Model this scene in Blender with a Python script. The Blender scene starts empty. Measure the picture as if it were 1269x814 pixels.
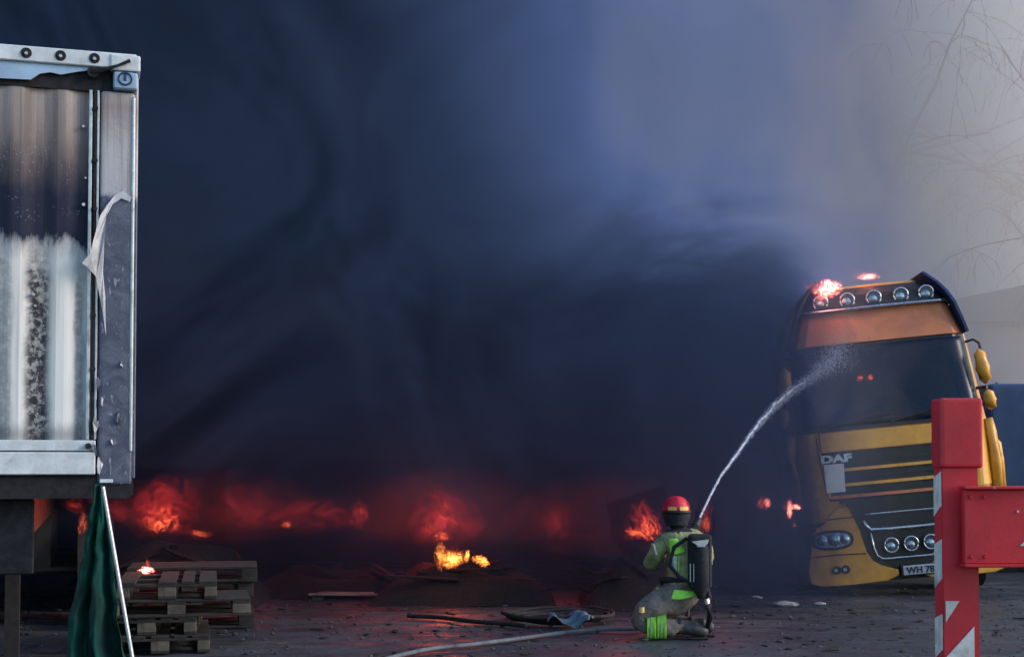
import bpy, bmesh, math, random
from mathutils import Vector, Matrix, noise
R = math.radians
sc = bpy.context.scene
COL = sc.collection

# ------------------------------------------------------------------ camera, sky, sun, exposure
PITCH = R(2.0)
cam = bpy.data.objects.new('camera', bpy.data.cameras.new('camera'))
COL.objects.link(cam); sc.camera = cam
cam.location = (0, 0, 1.54); cam.rotation_euler = (R(90) + PITCH, 0, 0)
cam.data.sensor_width = 36; cam.data.lens = 49.4; cam.data.shift_y = 0.0867
cam.data.clip_start = 0.1; cam.data.clip_end = 2000

SUN_AZ, SUN_EL = 98, 24
world = bpy.data.worlds.new('World'); sc.world = world; world.use_nodes = True
wn = world.node_tree
sky = wn.nodes.new('ShaderNodeTexSky'); sky.sky_type = 'NISHITA'; sky.sun_disc = False
sky.sun_elevation = R(SUN_EL); sky.sun_rotation = R(SUN_AZ)
sky.dust_density = 1.0; sky.air_density = 1.5; sky.ozone_density = 5.0
bg = wn.nodes['Background']; wn.links.new(sky.outputs[0], bg.inputs[0]); bg.inputs[1].default_value = 0.13
sl = bpy.data.lights.new('sun', 'SUN'); sl.energy = 1.0; sl.angle = R(25); sl.color = (1.0, .80, .66)
sun = bpy.data.objects.new('sun', sl); COL.objects.link(sun)
sun.rotation_euler = Vector((math.sin(R(SUN_AZ)), math.cos(R(SUN_AZ)), math.tan(R(SUN_EL)))).to_track_quat('Z', 'Y').to_euler()
vs = sc.view_settings
vs.view_transform = 'Standard'; vs.look = 'None'; vs.exposure = 1.1; vs.gamma = 1; vs.use_curve_mapping = False
cy = sc.cycles
cy.max_bounces = 5; cy.diffuse_bounces = 2; cy.glossy_bounces = 2; cy.transmission_bounces = 3
cy.volume_bounces = 2; cy.transparent_max_bounces = 10
cy.volume_max_steps = 160; cy.volume_step_rate = 1.0
cy.use_denoising = True; cy.sample_clamp_indirect = 4.0
cy.caustics_reflective = False; cy.caustics_refractive = False

F = 1743.0
def P(px, py, Y):
    """point at depth Y on the ray through a photograph pixel"""
    cx = (px - 634.5) / F; cyy = (407 - py) / F + 0.0867 * 1269 / F
    d = Vector((cx, math.cos(PITCH) - cyy * math.sin(PITCH), math.sin(PITCH) + cyy * math.cos(PITCH)))
    return Vector((0, 0, 1.54)) + d * (Y / d.y)
def PG(px, py, z=0.0):
    """point where the ray through a pixel meets the ground"""
    a = P(px, py, 1.0) - Vector((0, 0, 1.54))
    return Vector((0, 0, 1.54)) + a * ((z - 1.54) / a.z)

# ------------------------------------------------------------------ materials
class NT:
    def __init__(s, name):
        s.m = bpy.data.materials.new(name); s.m.use_nodes = True
        s.N = s.m.node_tree.nodes; s.L = s.m.node_tree.links
        s.b = s.N.get('Principled BSDF'); s.out = s.N.get('Material Output')
        s.tc = s.N.new('ShaderNodeTexCoord')
    def put(s, sock, v):
        if isinstance(v, (int, float)): sock.default_value = v
        elif isinstance(v, (tuple, list)): sock.default_value = tuple(v) + ((1,) if len(v) == 3 and len(sock.default_value) == 4 else ())
        else: s.L.new(v, sock)
    def math(s, op, a, b=None, c=None, clamp=False):
        n = s.N.new('ShaderNodeMath'); n.operation = op; n.use_clamp = clamp
        for i, x in enumerate((a, b, c)):
            if x is not None: s.put(n.inputs[i], x)
        return n.outputs[0]
    def rng(s, x, a, b, lo=0.0, hi=1.0, smooth=True):
        n = s.N.new('ShaderNodeMapRange'); n.interpolation_type = 'SMOOTHSTEP' if smooth else 'LINEAR'
        s.put(n.inputs[0], x)
        for i, v in enumerate((a, b, lo, hi)): n.inputs[i + 1].default_value = v
        return n.outputs[0]
    def noise(s, scale, detail=4, rough=.55, dist=0, vec=None, stretch=None):
        n = s.N.new('ShaderNodeTexNoise'); n.inputs['Scale'].default_value = scale
        n.inputs['Detail'].default_value = detail; n.inputs['Roughness'].default_value = rough; n.inputs['Distortion'].default_value = dist
        v = vec if vec is not None else s.tc.outputs['Object']
        if stretch:
            mp = s.N.new('ShaderNodeMapping'); mp.inputs['Scale'].default_value = stretch; s.L.new(v, mp.inputs[0]); v = mp.outputs[0]
        s.L.new(v, n.inputs['Vector']); return n.outputs[0]
    def mix(s, f, a, b):
        n = s.N.new('ShaderNodeMix'); n.data_type = 'RGBA'
        s.put(n.inputs[0], f); s.put(n.inputs[6], a); s.put(n.inputs[7], b); return n.outputs[2]
    def ramp(s, x, stops):
        n = s.N.new('ShaderNodeValToRGB'); e = n.color_ramp.elements
        while len(e) < len(stops): e.new(.5)
        for i, (p, c) in enumerate(stops): e[i].position = p; e[i].color = (*c, 1)
        s.put(n.inputs[0], x); return n.outputs[0]
    def xyz(s):
        n = s.N.new('ShaderNodeSeparateXYZ'); s.L.new(s.tc.outputs['Object'], n.inputs[0]); return n.outputs
    def bump(s, h, strength=.3, dist=.02):
        n = s.N.new('ShaderNodeBump'); n.inputs['Strength'].default_value = strength; n.inputs['Distance'].default_value = dist
        s.L.new(h, n.inputs['Height']); s.L.new(n.outputs[0], s.b.inputs['Normal'])
    def set(s, **k):
        for kk, v in k.items(): s.put(s.b.inputs[kk.replace('_', ' ')], v)
        return s

M = {}
def simple(name, col, rough=.6, metal=0., var=.25, scale=8, bump=.15, dirt=None, spec=None):
    t = NT(name)
    n = t.noise(scale, 5, .6)
    c2 = tuple(x * (1 - var) for x in col); c1 = tuple(min(1, x * (1 + var * .6)) for x in col)
    c = t.mix(t.rng(n, .3, .7), c1, c2)
    if dirt:
        d = t.noise(scale * .35, 6, .65, 1.0)
        c = t.mix(t.rng(d, dirt[0], dirt[0] + .18, 0, dirt[1]), c, (.02, .02, .022))
    t.set(Base_Color=c, Metallic=metal, Roughness=t.rng(t.noise(scale * 1.7, 3), .3, .7, max(.05, rough - .12), min(1, rough + .12)))
    if spec is not None: t.b.inputs['Specular IOR Level'].default_value = spec
    if bump: t.bump(t.noise(scale * 5, 4), bump, .006)
    M[name] = t.m; return t

# ------------------------------------------------------------------ mesh helpers
def obj(name, bm, mat=None, parent=None, smooth=False, loc=None):
    me = bpy.data.meshes.new(name)
    bmesh.ops.recalc_face_normals(bm, faces=bm.faces)
    bm.to_mesh(me); bm.free()
    if smooth:
        for p in me.polygons: p.use_smooth = True
    o = bpy.data.objects.new(name, me); COL.objects.link(o)
    if mat:
        for m in (mat if isinstance(mat, (list, tuple)) else [mat]): me.materials.append(M[m])
    if parent: o.parent = parent
    if loc is not None: o.location = loc
    return o
def thing(name, label, cat, loc=(0, 0, 0), rot=(0, 0, 0), group=None):
    o = bpy.data.objects.new(name, None); COL.objects.link(o); o.empty_display_size = .2
    o.location = loc; o.rotation_euler = rot
    return tag(o, label, cat, group)
def tag(o, label, cat, group=None):
    o['label'] = label; o['category'] = cat
    if group: o['group'] = group
    return o
def B(): return bmesh.new()
def box(bm, a, b, bev=0.0, rot=None, seg=1):
    r = bmesh.ops.create_cube(bm, size=1); vs_ = r['verts']
    c = [(a[i] + b[i]) / 2 for i in range(3)]; s = [abs(b[i] - a[i]) for i in range(3)]
    for v in vs_:
        v.co = Vector([v.co[i] * s[i] for i in range(3)])
        if rot: v.co = rot @ v.co
        v.co += Vector(c)
    if bev:
        es = list({e for v in vs_ for e in v.link_edges})
        bmesh.ops.bevel(bm, geom=es, offset=bev, segments=seg, affect='EDGES', profile=.6)
    return bm
def rod(bm, p, q, r, r2=None, n=10):
    p, q = Vector(p), Vector(q); d = q - p; L = d.length
    res = bmesh.ops.create_cone(bm, cap_ends=True, segments=n, radius1=r, radius2=r if r2 is None else r2, depth=L)
    mt = Matrix.Translation((p + q) / 2) @ d.to_track_quat('Z', 'Y').to_matrix().to_4x4()
    for v in res['verts']: v.co = mt @ v.co
    return bm
def tube(bm, pts, r, n=8, close=False):
    pts = [Vector(p) for p in pts]; rings = []
    rr = r if isinstance(r, (list, tuple)) else [r] * len(pts)
    ref = Vector((0, 0, 1))
    for i, p in enumerate(pts):
        t = (pts[(i + 1) % len(pts)] - pts[i - 1]) if close else (pts[min(i + 1, len(pts) - 1)] - pts[max(i - 1, 0)])
        t.normalize()
        a = t.cross(ref)
        if a.length < .05: a = t.cross(Vector((1, 0, 0)))
        a.normalize(); b = a.cross(t)
        rings.append([bm.verts.new(p + (a * math.cos(2 * math.pi * k / n) + b * math.sin(2 * math.pi * k / n)) * rr[i]) for k in range(n)])
    m = len(rings)
    for i in range(m if close else m - 1):
        A, C = rings[i], rings[(i + 1) % m]
        for k in range(n): bm.faces.new((A[k], A[(k + 1) % n], C[(k + 1) % n], C[k]))
    if not close:
        bm.faces.new(rings[0]); bm.faces.new(rings[-1][::-1])
    return bm
def prism(bm, poly, y0, y1, bev=0.0):
    """polygon in xz extruded from y0 (front) to y1; y0 may be a function of (x, z)"""
    f0 = y0 if callable(y0) else (lambda x, z: y0)
    f1 = y1 if callable(y1) else (lambda x, z: y1)
    A = [bm.verts.new((x, f0(x, z), z)) for x, z in poly]; C = [bm.verts.new((x, f1(x, z), z)) for x, z in poly]
    fa = bm.faces.new(A); bm.faces.new(C[::-1])
    n = len(poly)
    for i in range(n): bm.faces.new((A[i], C[i], C[(i + 1) % n], A[(i + 1) % n]))
    if bev:
        bmesh.ops.bevel(bm, geom=list(fa.edges), offset=bev, segments=2, affect='EDGES', profile=.6)
    return bm
def sheet(bm, nu, nv, f, thick=None):
    """grid surface f(u,v); with thick a vector/callable offset it becomes a closed slab"""
    g = [[bm.verts.new(f(i / nu, j / nv)) for j in range(nv + 1)] for i in range(nu + 1)]
    for i in range(nu):
        for j in range(nv): bm.faces.new((g[i][j], g[i + 1][j], g[i + 1][j + 1], g[i][j + 1]))
    if thick is not None:
        t = Vector(thick)
        h = [[bm.verts.new(g[i][j].co + t) for j in range(nv + 1)] for i in range(nu + 1)]
        for i in range(nu):
            for j in range(nv): bm.faces.new((h[i][j], h[i][j + 1], h[i + 1][j + 1], h[i + 1][j]))
        rim = [(i, 0) for i in range(nu)] + [(nu, j) for j in range(nv)] + [(i, nv) for i in range(nu, 0, -1)] + [(0, j) for j in range(nv, 0, -1)]
        for a, b in zip(rim, rim[1:] + rim[:1]):
            bm.faces.new((g[a[0]][a[1]], h[a[0]][a[1]], h[b[0]][b[1]], g[b[0]][b[1]]))
    return bm
def text_bm(s, size, xs=1.0, depth=.006, bold=0.0):
    """lettering in the xz plane facing -y, left-bottom at the origin, as a bmesh"""
    cu = bpy.data.curves.new('t', 'FONT'); cu.body = s; cu.size = size; cu.extrude = depth; cu.offset = bold; cu.resolution_u = 3
    to = bpy.data.objects.new('t', cu); COL.objects.link(to)
    dg = bpy.context.evaluated_depsgraph_get(); me = bpy.data.meshes.new_from_object(to.evaluated_get(dg))
    bm = B(); bm.from_mesh(me); bpy.data.objects.remove(to); bpy.data.curves.remove(cu); bpy.data.meshes.remove(me)
    for v in bm.verts: v.co = Vector((v.co.x * xs, -v.co.z, v.co.y))
    return bm
def place(bm, loc, rot=None):
    mt = Matrix.Translation(loc)
    if rot is not None: mt = mt @ rot
    bmesh.ops.transform(bm, matrix=mt, verts=bm.verts); return bm
ICO = None
def scatter(name, mats4, mat, parent=None):
    """many little stones as one mesh"""
    global ICO
    if ICO is None:
        b = B(); bmesh.ops.create_icosphere(b, subdivisions=1, radius=1); b.verts.index_update()
        ICO = ([v.co.copy() for v in b.verts], [tuple(v.index for v in f.verts) for f in b.faces]); b.free()
    V, Fc = [], []
    for m4 in mats4:
        o = len(V); V += [m4 @ c for c in ICO[0]]; Fc += [(a + o, b_ + o, c + o) for a, b_, c in ICO[1]]
    me = bpy.data.meshes.new(name); me.from_pydata(V, [], Fc); me.materials.append(M[mat])
    o = bpy.data.objects.new(name, me); COL.objects.link(o)
    if parent: o.parent = parent
    return o
def skin_mesh(name, verts, edges, root, sub=2):
    """grow one continuous surface over a stick skeleton: verts = [(co, radius)]"""
    me = bpy.data.meshes.new(name)
    me.from_pydata([v[0] for v in verts], edges, [])
    o = bpy.data.objects.new(name, me); COL.objects.link(o)
    o.modifiers.new('s', 'SKIN')
    for i, v in enumerate(verts):
        r = v[1]; me.skin_vertices[0].data[i].radius = r if isinstance(r, tuple) else (r, r)
        me.skin_vertices[0].data[i].use_root = (i == root)
    m = o.modifiers.new('d', 'SUBSURF'); m.levels = sub; m.render_levels = sub
    dg = bpy.context.evaluated_depsgraph_get(); nm = bpy.data.meshes.new_from_object(o.evaluated_get(dg))
    bpy.data.objects.remove(o); bpy.data.meshes.remove(me)
    bm = B(); bm.from_mesh(nm); bpy.data.meshes.remove(nm); return bm

# ------------------------------------------------------------------ the palette
simple('steel_dark', (.025, .027, .032), .55, .3, .3, 6, .2)
simple('black_plastic', (.012, .013, .016), .5, 0, .3, 9, .12)
simple('char', (.007, .007, .0075), .95, 0, .4, 14, .6)
simple('rubber', (.012, .012, .013), .85, 0, .3, 20, .3)
simple('rust', (.05, .03, .022), .85, .2, .5, 9, .5)
simple('chrome', (.55, .58, .62), .25, .9, .1, 10, 0)
simple('aluminium', (.50, .53, .56), .42, .7, .15, 14, .1, (.55, .5))
simple('rail_white', (.62, .67, .70), .6, .1, .18, 9, .25, (.56, .55))
simple('fascia_blue', (.33, .48, .66), .55, 0, .2, 4, .15, (.58, .5))
simple('logo_blue', (.01, .05, .12), .6, 0, .1, 9, 0)
simple('soot', (.012, .012, .016), .9, 0, .3, 12, .3)  # burnt black; also paints the shade under the trailer
simple('film_pale', (.52, .52, .55), .5, 0, .25, 12, .3, (.56, .6))
simple('tarp_green', (.008, .075, .058), .95, 0, .4, 4, .3, (.46, .7), spec=.1)
simple('wood', (.30, .25, .19), .85, 0, .35, 7, .4, (.5, .6))
simple('wood_block', (.10, .09, .075), .85, 0, .35, 7, .4, (.5, .6))
simple('wood_sooty', (.026, .025, .024), .9, 0, .4, 7, .4, (.48, .75))
simple('wood_dark', (.018, .017, .017), .9, 0, .4, 7, .4, (.42, .85))
simple('lamp_glass', (.34, .42, .50), .22, .8, .5, 22, .25)
simple('lamp_dark', (.05, .065, .09), .25, .3, .4, 24, .1)
simple('reflector', (.75, .78, .80), .2, .8, .15, 30, 0)
simple('paper', (.75, .75, .74), .8, 0, .1, 20, .1)
simple('plate_white', (.42, .44, .48), .5, 0, .15, 12, 0)
simple('plate_ink', (.01, .012, .03), .6, 0, .1, 12, 0)
simple('letter_silver', (.62, .68, .76), .35, .4, .1, 20, 0)
t = NT('barrier_red')                           # old enamel: faded patches, scratches, grime
c = t.mix(t.rng(t.noise(3.5, 5, .6, .6), .35, .68), (.58, .016, .030), (.43, .013, .027))
c = t.mix(t.rng(t.noise(9, 6, .7, .5, stretch=(1, 1, .3)), .56, .72, 0, .55), c, (.10, .02, .025))
sc_ = t.math('MAXIMUM', t.rng(t.noise(16, 3, .5, .3, stretch=(1, 1, .06)), .66, .69, 0, .6), t.rng(t.noise(40, 4, .7), .70, .73, 0, .7))
c = t.mix(sc_, c, (.42, .30, .28))
t.set(Base_Color=c, Roughness=t.rng(t.noise(6, 4), .3, .7, .38, .68)); t.bump(t.noise(45, 4), .2, .004); M['barrier_red'] = t.m
simple('tape_white', (.58, .58, .55), .6, 0, .3, 14, .2, (.52, .6))
simple('helmet_red', (.62, .010, .035), .5, 0, .2, 10, .05, (.60, .5))
simple('tape_yellow', (.85, .55, .18), .5, 0, .15, 20, 0)
simple('lime', (.34, .85, .08), .65, 0, .2, 16, .2, (.6, .4))
simple('reflect_grey', (.45, .52, .47), .45, 0, .2, 20, .1)
simple('navy_cloth', (.012, .014, .022), .85, 0, .3, 20, .4)
simple('glove', (.05, .05, .05), .9, 0, .3, 20, .4)
simple('boot', (.035, .037, .042), .6, 0, .4, 14, .4, (.5, .5))
simple('hose_pale', (.115, .13, .155), .8, 0, .3, 12, .3, (.5, .7))
simple('hose_dark', (.012, .012, .015), .8, 0, .3, 12, .3)
simple('sheet_blue', (.08, .15, .20), .5, 0, .3, 6, .2, (.52, .6))
simple('van_blue', (.03, .065, .16), .5, 0, .2, 3, .05, (.6, .4))
simple('wall_pale', (.55, .50, .47), .9, 0, .2, 1.2, .2)
simple('roof_grey', (.16, .16, .17), .9, 0, .2, 1.2, .2)
simple('bark', (.10, .085, .075), .95, 0, .3, 9, .4)
simple('ash', (.065, .067, .072), .95, 0, .4, 9, .5)

t = NT('cloth_olive')                           # turnout gear: jacket and trousers
n = t.noise(26, 5, .65); d = t.noise(5, 5, .6, .8)
c = t.mix(t.rng(n, .3, .7), (.32, .35, .16), (.21, .23, .11))
t.set(Base_Color=t.mix(t.rng(d, .45, .7, 0, .65), c, (.035, .033, .03)), Roughness=.9); t.bump(t.noise(14, 4, .6, .5), .7, .02); M['cloth_olive'] = t.m
t = NT('cloth_brown')
c = t.mix(t.rng(t.noise(26, 5, .65), .3, .7), (.19, .17, .155), (.12, .11, .10))
t.set(Base_Color=t.mix(t.rng(t.noise(5, 5, .6, .8), .45, .7, 0, .6), c, (.025, .023, .022)), Roughness=.92); t.bump(t.noise(12, 4, .6, .6), .8, .025); M['cloth_brown'] = t.m

t = NT('truck_orange')                          # cab paint, smoked and scorched in streaks
n = t.noise(1.1, 6, .62, 1.2, stretch=(1, 1, .5)); f = t.noise(9, 5, .6)
c = t.mix(t.rng(f, .3, .7), (.80, .38, .045), (.68, .30, .04))
c = t.mix(t.rng(n, .50, .74, 0, .75), c, (.22, .085, .06))
c = t.mix(t.rng(t.noise(2.6, 7, .7, .8), .56, .72, 0, .8), c, (.03, .024, .022))
t.set(Base_Color=c, Roughness=t.rng(n, .4, .7, .32, .6)); t.bump(t.noise(30, 3), .05, .004); M['truck_orange'] = t.m
t = NT('roof_scorched')                         # the roof band: paint turned salmon by the heat
n = t.noise(1.6, 6, .65, 1.0)
c = t.mix(t.rng(n, .35, .65), (.66, .23, .095), (.48, .155, .085))
c = t.mix(t.rng(t.noise(2.2, 7, .7, .8, stretch=(1, 1, .6)), .55, .72, 0, .8), c, (.03, .026, .028))
t.set(Base_Color=c, Roughness=.7); t.bump(t.noise(24, 4), .15, .006); M['roof_scorched'] = t.m
t = NT('windscreen')
n = t.noise(1.8, 6, .6, .8)
t.set(Base_Color=t.mix(t.rng(n, .4, .7), (.008, .014, .034), (.014, .019, .034)), Roughness=t.rng(n, .3, .7, .16, .5)); t.b.inputs['Specular IOR Level'].default_value = .25; M['windscreen'] = t.m

def trailer_wall():                             # white ribbed panel: scorched brown above, black band, sooty columns below
    t = NT('burnt_panel'); x, y, z = t.xyz()
    jag = t.noise(9, 6, .7, .4, stretch=(1, 1, .35)); fine = t.noise(60, 3, .6)
    streak = t.noise(7, 4, .6, stretch=(1.6, 1, .05))
    zn = t.rng(z, 1.74, 3.93, 0, 1, False)
    zz = t.math('ADD', zn, t.math('MULTIPLY', t.math('SUBTRACT', jag, .5), .15))
    zz = t.math('ADD', zz, t.math('MULTIPLY', t.math('SUBTRACT', streak, .5), .05))
    c = t.ramp(zz, [(0, (.72, .74, .73)), (.50, (.76, .75, .72)), (.545, (.46, .45, .45)), (.57, (.022, .026, .05)), (.69, (.028, .03, .055)), (.77, (.10, .085, .095)), (.86, (.31, .255, .235)), (1.0, (.46, .40, .37))])
    c = t.mix(t.math('MULTIPLY', t.rng(streak, .40, .68, 0, .7), t.rng(zz, .70, .84)), c, (.13, .11, .11))
    c = t.mix(t.math('MULTIPLY', t.rng(streak, .48, .70, 0, .45), t.rng(zz, .56, .40)), c, (.22, .21, .21))
    # sooty columns where the ribs meet, bubbled paint inside them (u runs left from the corner)
    wob = t.math('MULTIPLY', t.math('SUBTRACT', t.noise(3, 4), .5), .08)
    u = t.math('ADD', x, wob)
    col = None
    for cx, wd, amt in ((-.585, .075, .97), (-.79, .06, .45), (-1.02, .09, .8), (-1.5, .08, .9), (-1.9, .08, .8), (-.335, .03, .5)):
        k = t.math('MULTIPLY', t.rng(t.math('ABSOLUTE', t.math('SUBTRACT', u, cx)), wd * .45, wd * 1.35, 1, 0), amt)
        col = k if col is None else t.math('MAXIMUM', col, k)
    col = t.math('MULTIPLY', col, t.rng(t.noise(24, 4, .75), .38, .55, .55, 1))
    low = t.rng(zz, .40, .60, 1, .15)
    c = t.mix(t.math('MULTIPLY', col, low), c, (.018, .018, .026))
    vor = t.N.new('ShaderNodeTexVoronoi'); vor.inputs['Scale'].default_value = 42; t.L.new(t.tc.outputs['Object'], vor.inputs['Vector'])
    spk = t.math('MULTIPLY', t.rng(vor.outputs[0], .12, .30, 1, 0), t.rng(t.noise(5, 3), .45, .6, 0, .8))
    spk = t.math('MULTIPLY', spk, t.rng(t.math('MAXIMUM', col, t.rng(zz, .55, .66)), .2, .8))
    c = t.mix(t.math('MULTIPLY', spk, .55), c, (.30, .30, .34))
    edge = t.rng(t.math('ADD', zn, t.math('MULTIPLY', jag, .05)), .02, .07, .55, 0)
    c = t.mix(edge, c, (.05, .05, .055))
    t.b.inputs['Specular IOR Level'].default_value = .2
    t.set(Base_Color=c, Roughness=.8); t.bump(t.math('ADD', t.math('MULTIPLY', spk, 1.0), t.math('MULTIPLY', jag, .4)), .35, .012); M['burnt_panel'] = t.m
    t = NT('burnt_post'); x, y, z = t.xyz()     # the corner post: paint above, bare scorched film below
    jag = t.noise(7, 6, .7, .6); streak = t.noise(12, 4, .6, stretch=(1.6, 1, .04))
    zz = t.math('ADD', z, t.math('MULTIPLY', t.math('SUBTRACT', jag, .5), .12))
    up = t.ramp(t.rng(z, 3.1, 3.95, 0, 1, False), [(0, (.40, .41, .46)), (.55, (.46, .44, .46)), (.85, (.30, .25, .25)), (1, (.45, .41, .40))])
    up = t.mix(t.rng(streak, .45, .65, 0, .6), up, (.16, .14, .14))
    dn = t.mix(t.rng(jag, .40, .66), (.055, .065, .11), (.11, .125, .18))
    dn = t.mix(t.rng(t.noise(20, 5, .7, 1.5, stretch=(1, 1, .4)), .60, .66, 0, .7), dn, (.34, .36, .42))
    c = t.mix(t.rng(zz, 3.22, 3.27), dn, up)
    t.set(Base_Color=c, Roughness=t.rng(jag, .3, .7, .35, .65)); t.bump(jag, .4, .02); M['burnt_post'] = t.m
trailer_wall()

t = NT('mud_asphalt')                           # trodden, sooty, half-wet yard
a = t.noise(.5, 6, .62, .5); b = t.noise(4.5, 7, .68, .6); g = t.noise(38, 4, .7); s_ = t.noise(2.4, 5, .6, .6, stretch=(.45, 1.3, 1))
c = t.mix(t.rng(b, .32, .68), (.042, .047, .060), (.020, .022, .028))
c = t.mix(t.rng(a, .42, .62, 0, .6), c, (.080, .086, .10))
c = t.mix(t.rng(s_, .56, .66, 0, .8), c, (.011, .011, .012))
c = t.mix(t.rng(g, .60, .72, 0, .6), c, (.13, .13, .135))
t.set(Base_Color=c, Roughness=t.math('ADD', t.rng(s_, .4, .62, .34, .8), t.rng(b, .3, .7, -.10, .12)))
t.bump(t.math('ADD', t.math('MULTIPLY', b, 1.0), t.math('MULTIPLY', g, .35)), .55, .03); M['mud_asphalt'] = t.m

t = NT('water')
t.set(Base_Color=(.66, .72, .86), Roughness=.5, Alpha=t.rng(t.noise(26, 3), .35, .65, .30, .85)); M['water'] = t.m

def fire_cloud(name, core, rim, st, thr=.62):
    t = NT(name); t.N.remove(t.b)
    em = t.N.new('ShaderNodeEmission'); t.L.new(em.outputs[0], t.out.inputs['Volume'])
    inf = t.N.new('ShaderNodeObjectInfo')
    va = t.N.new('ShaderNodeVectorMath'); va.operation = 'MULTIPLY_ADD'; t.L.new(inf.outputs['Random'], va.inputs[0]); va.inputs[1].default_value = (37, 19, 53); t.L.new(t.tc.outputs['Object'], va.inputs[2])
    n = t.noise(2.1, 4, .66, 1.6, va.outputs[0], (1.5, .5, .75))
    x, y, z = t.xyz()
    w = t.rng(z, -1, 1, 1.0, .55, False)
    r2 = t.math('ADD', t.math('POWER', t.math('DIVIDE', t.math('ABSOLUTE', x), w), 2), t.math('ADD', t.math('POWER', t.math('ABSOLUTE', y), 2), t.math('POWER', t.math('ABSOLUTE', z), 2)))
    fall = t.math('SUBTRACT', 1, r2)
    v = t.math('MULTIPLY_ADD', fall, .30, t.math('MULTIPLY_ADD', n, 1.25, -.12))
    e = t.rng(v, thr, thr + .36)
    e = t.math('MULTIPLY', e, t.rng(fall, 0, .25))
    t.L.new(t.mix(e, rim, core), em.inputs[0])
    t.L.new(t.math('MULTIPLY', t.math('POWER', e, 1.3), st), em.inputs[1])
    t.m.cycles.volume_step_rate = 6.0
    M[name] = t.m
fire_cloud('cloud_glow', (1, .10, .04), (1, .05, .03), .13, .42)  # wide emissive haze painting firelight into the smoke
fire_cloud('cloud_deep', (1, .05, .035), (1, .02, .03), 1.0, .56)
fire_cloud('cloud_red', (1, .10, .05), (1, .02, .03), 4.2, .66)
fire_cloud('cloud_orange', (1, .20, .05), (1, .05, .03), 20, .66)
fire_cloud('cloud_yellow', (1, .42, .07), (1, .14, .02), 75, .60)
fire_cloud('cloud_pink', (1, .42, .30), (1, .06, .05), 130, .60)

# ------------------------------------------------------------------ ground
def ground():
    bm = B()
    xs = [-400, -150, -60, -30, -18, -12] + [-9 + i * .12 for i in range(0, 168)] + [12, 16, 24, 40, 80, 160, 400]
    ys = [-60, -20, -5, 3, 6] + [8 + i * .10 for i in range(0, 110)] + [20, 22, 25, 30, 40, 70, 140, 400]
    def h(x, y):
        w = max(0, min(1, (x + 10) / 3)) * max(0, min(1, (12.5 - x) / 3)) * max(0, min(1, (y - 6.5) / 2)) * max(0, min(1, (20 - y) / 3))
        if w <= 0: return 0
        v = Vector((x, y, 0))
        k = noise.fractal(v * .7, 1.0, 2.0, 4) * .014 + noise.fractal(v * Vector((1.3, 3.2, 1)).length * .6 + Vector((7, 3, 0)), .9, 2.1, 4) * .010
        k += abs(noise.noise(Vector((x * .5, y * 2.1, 3)))) * .02 - .008
        return k * w
    g = [[bm.verts.new((x, y, h(x, y))) for y in ys] for x in xs]
    for i in range(len(xs) - 1):
        for j in range(len(ys) - 1): bm.faces.new((g[i][j], g[i + 1][j], g[i + 1][j + 1], g[i][j + 1]))
    o = obj('ground', bm, 'mud_asphalt', smooth=True); o['kind'] = 'structure'
ground()

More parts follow.
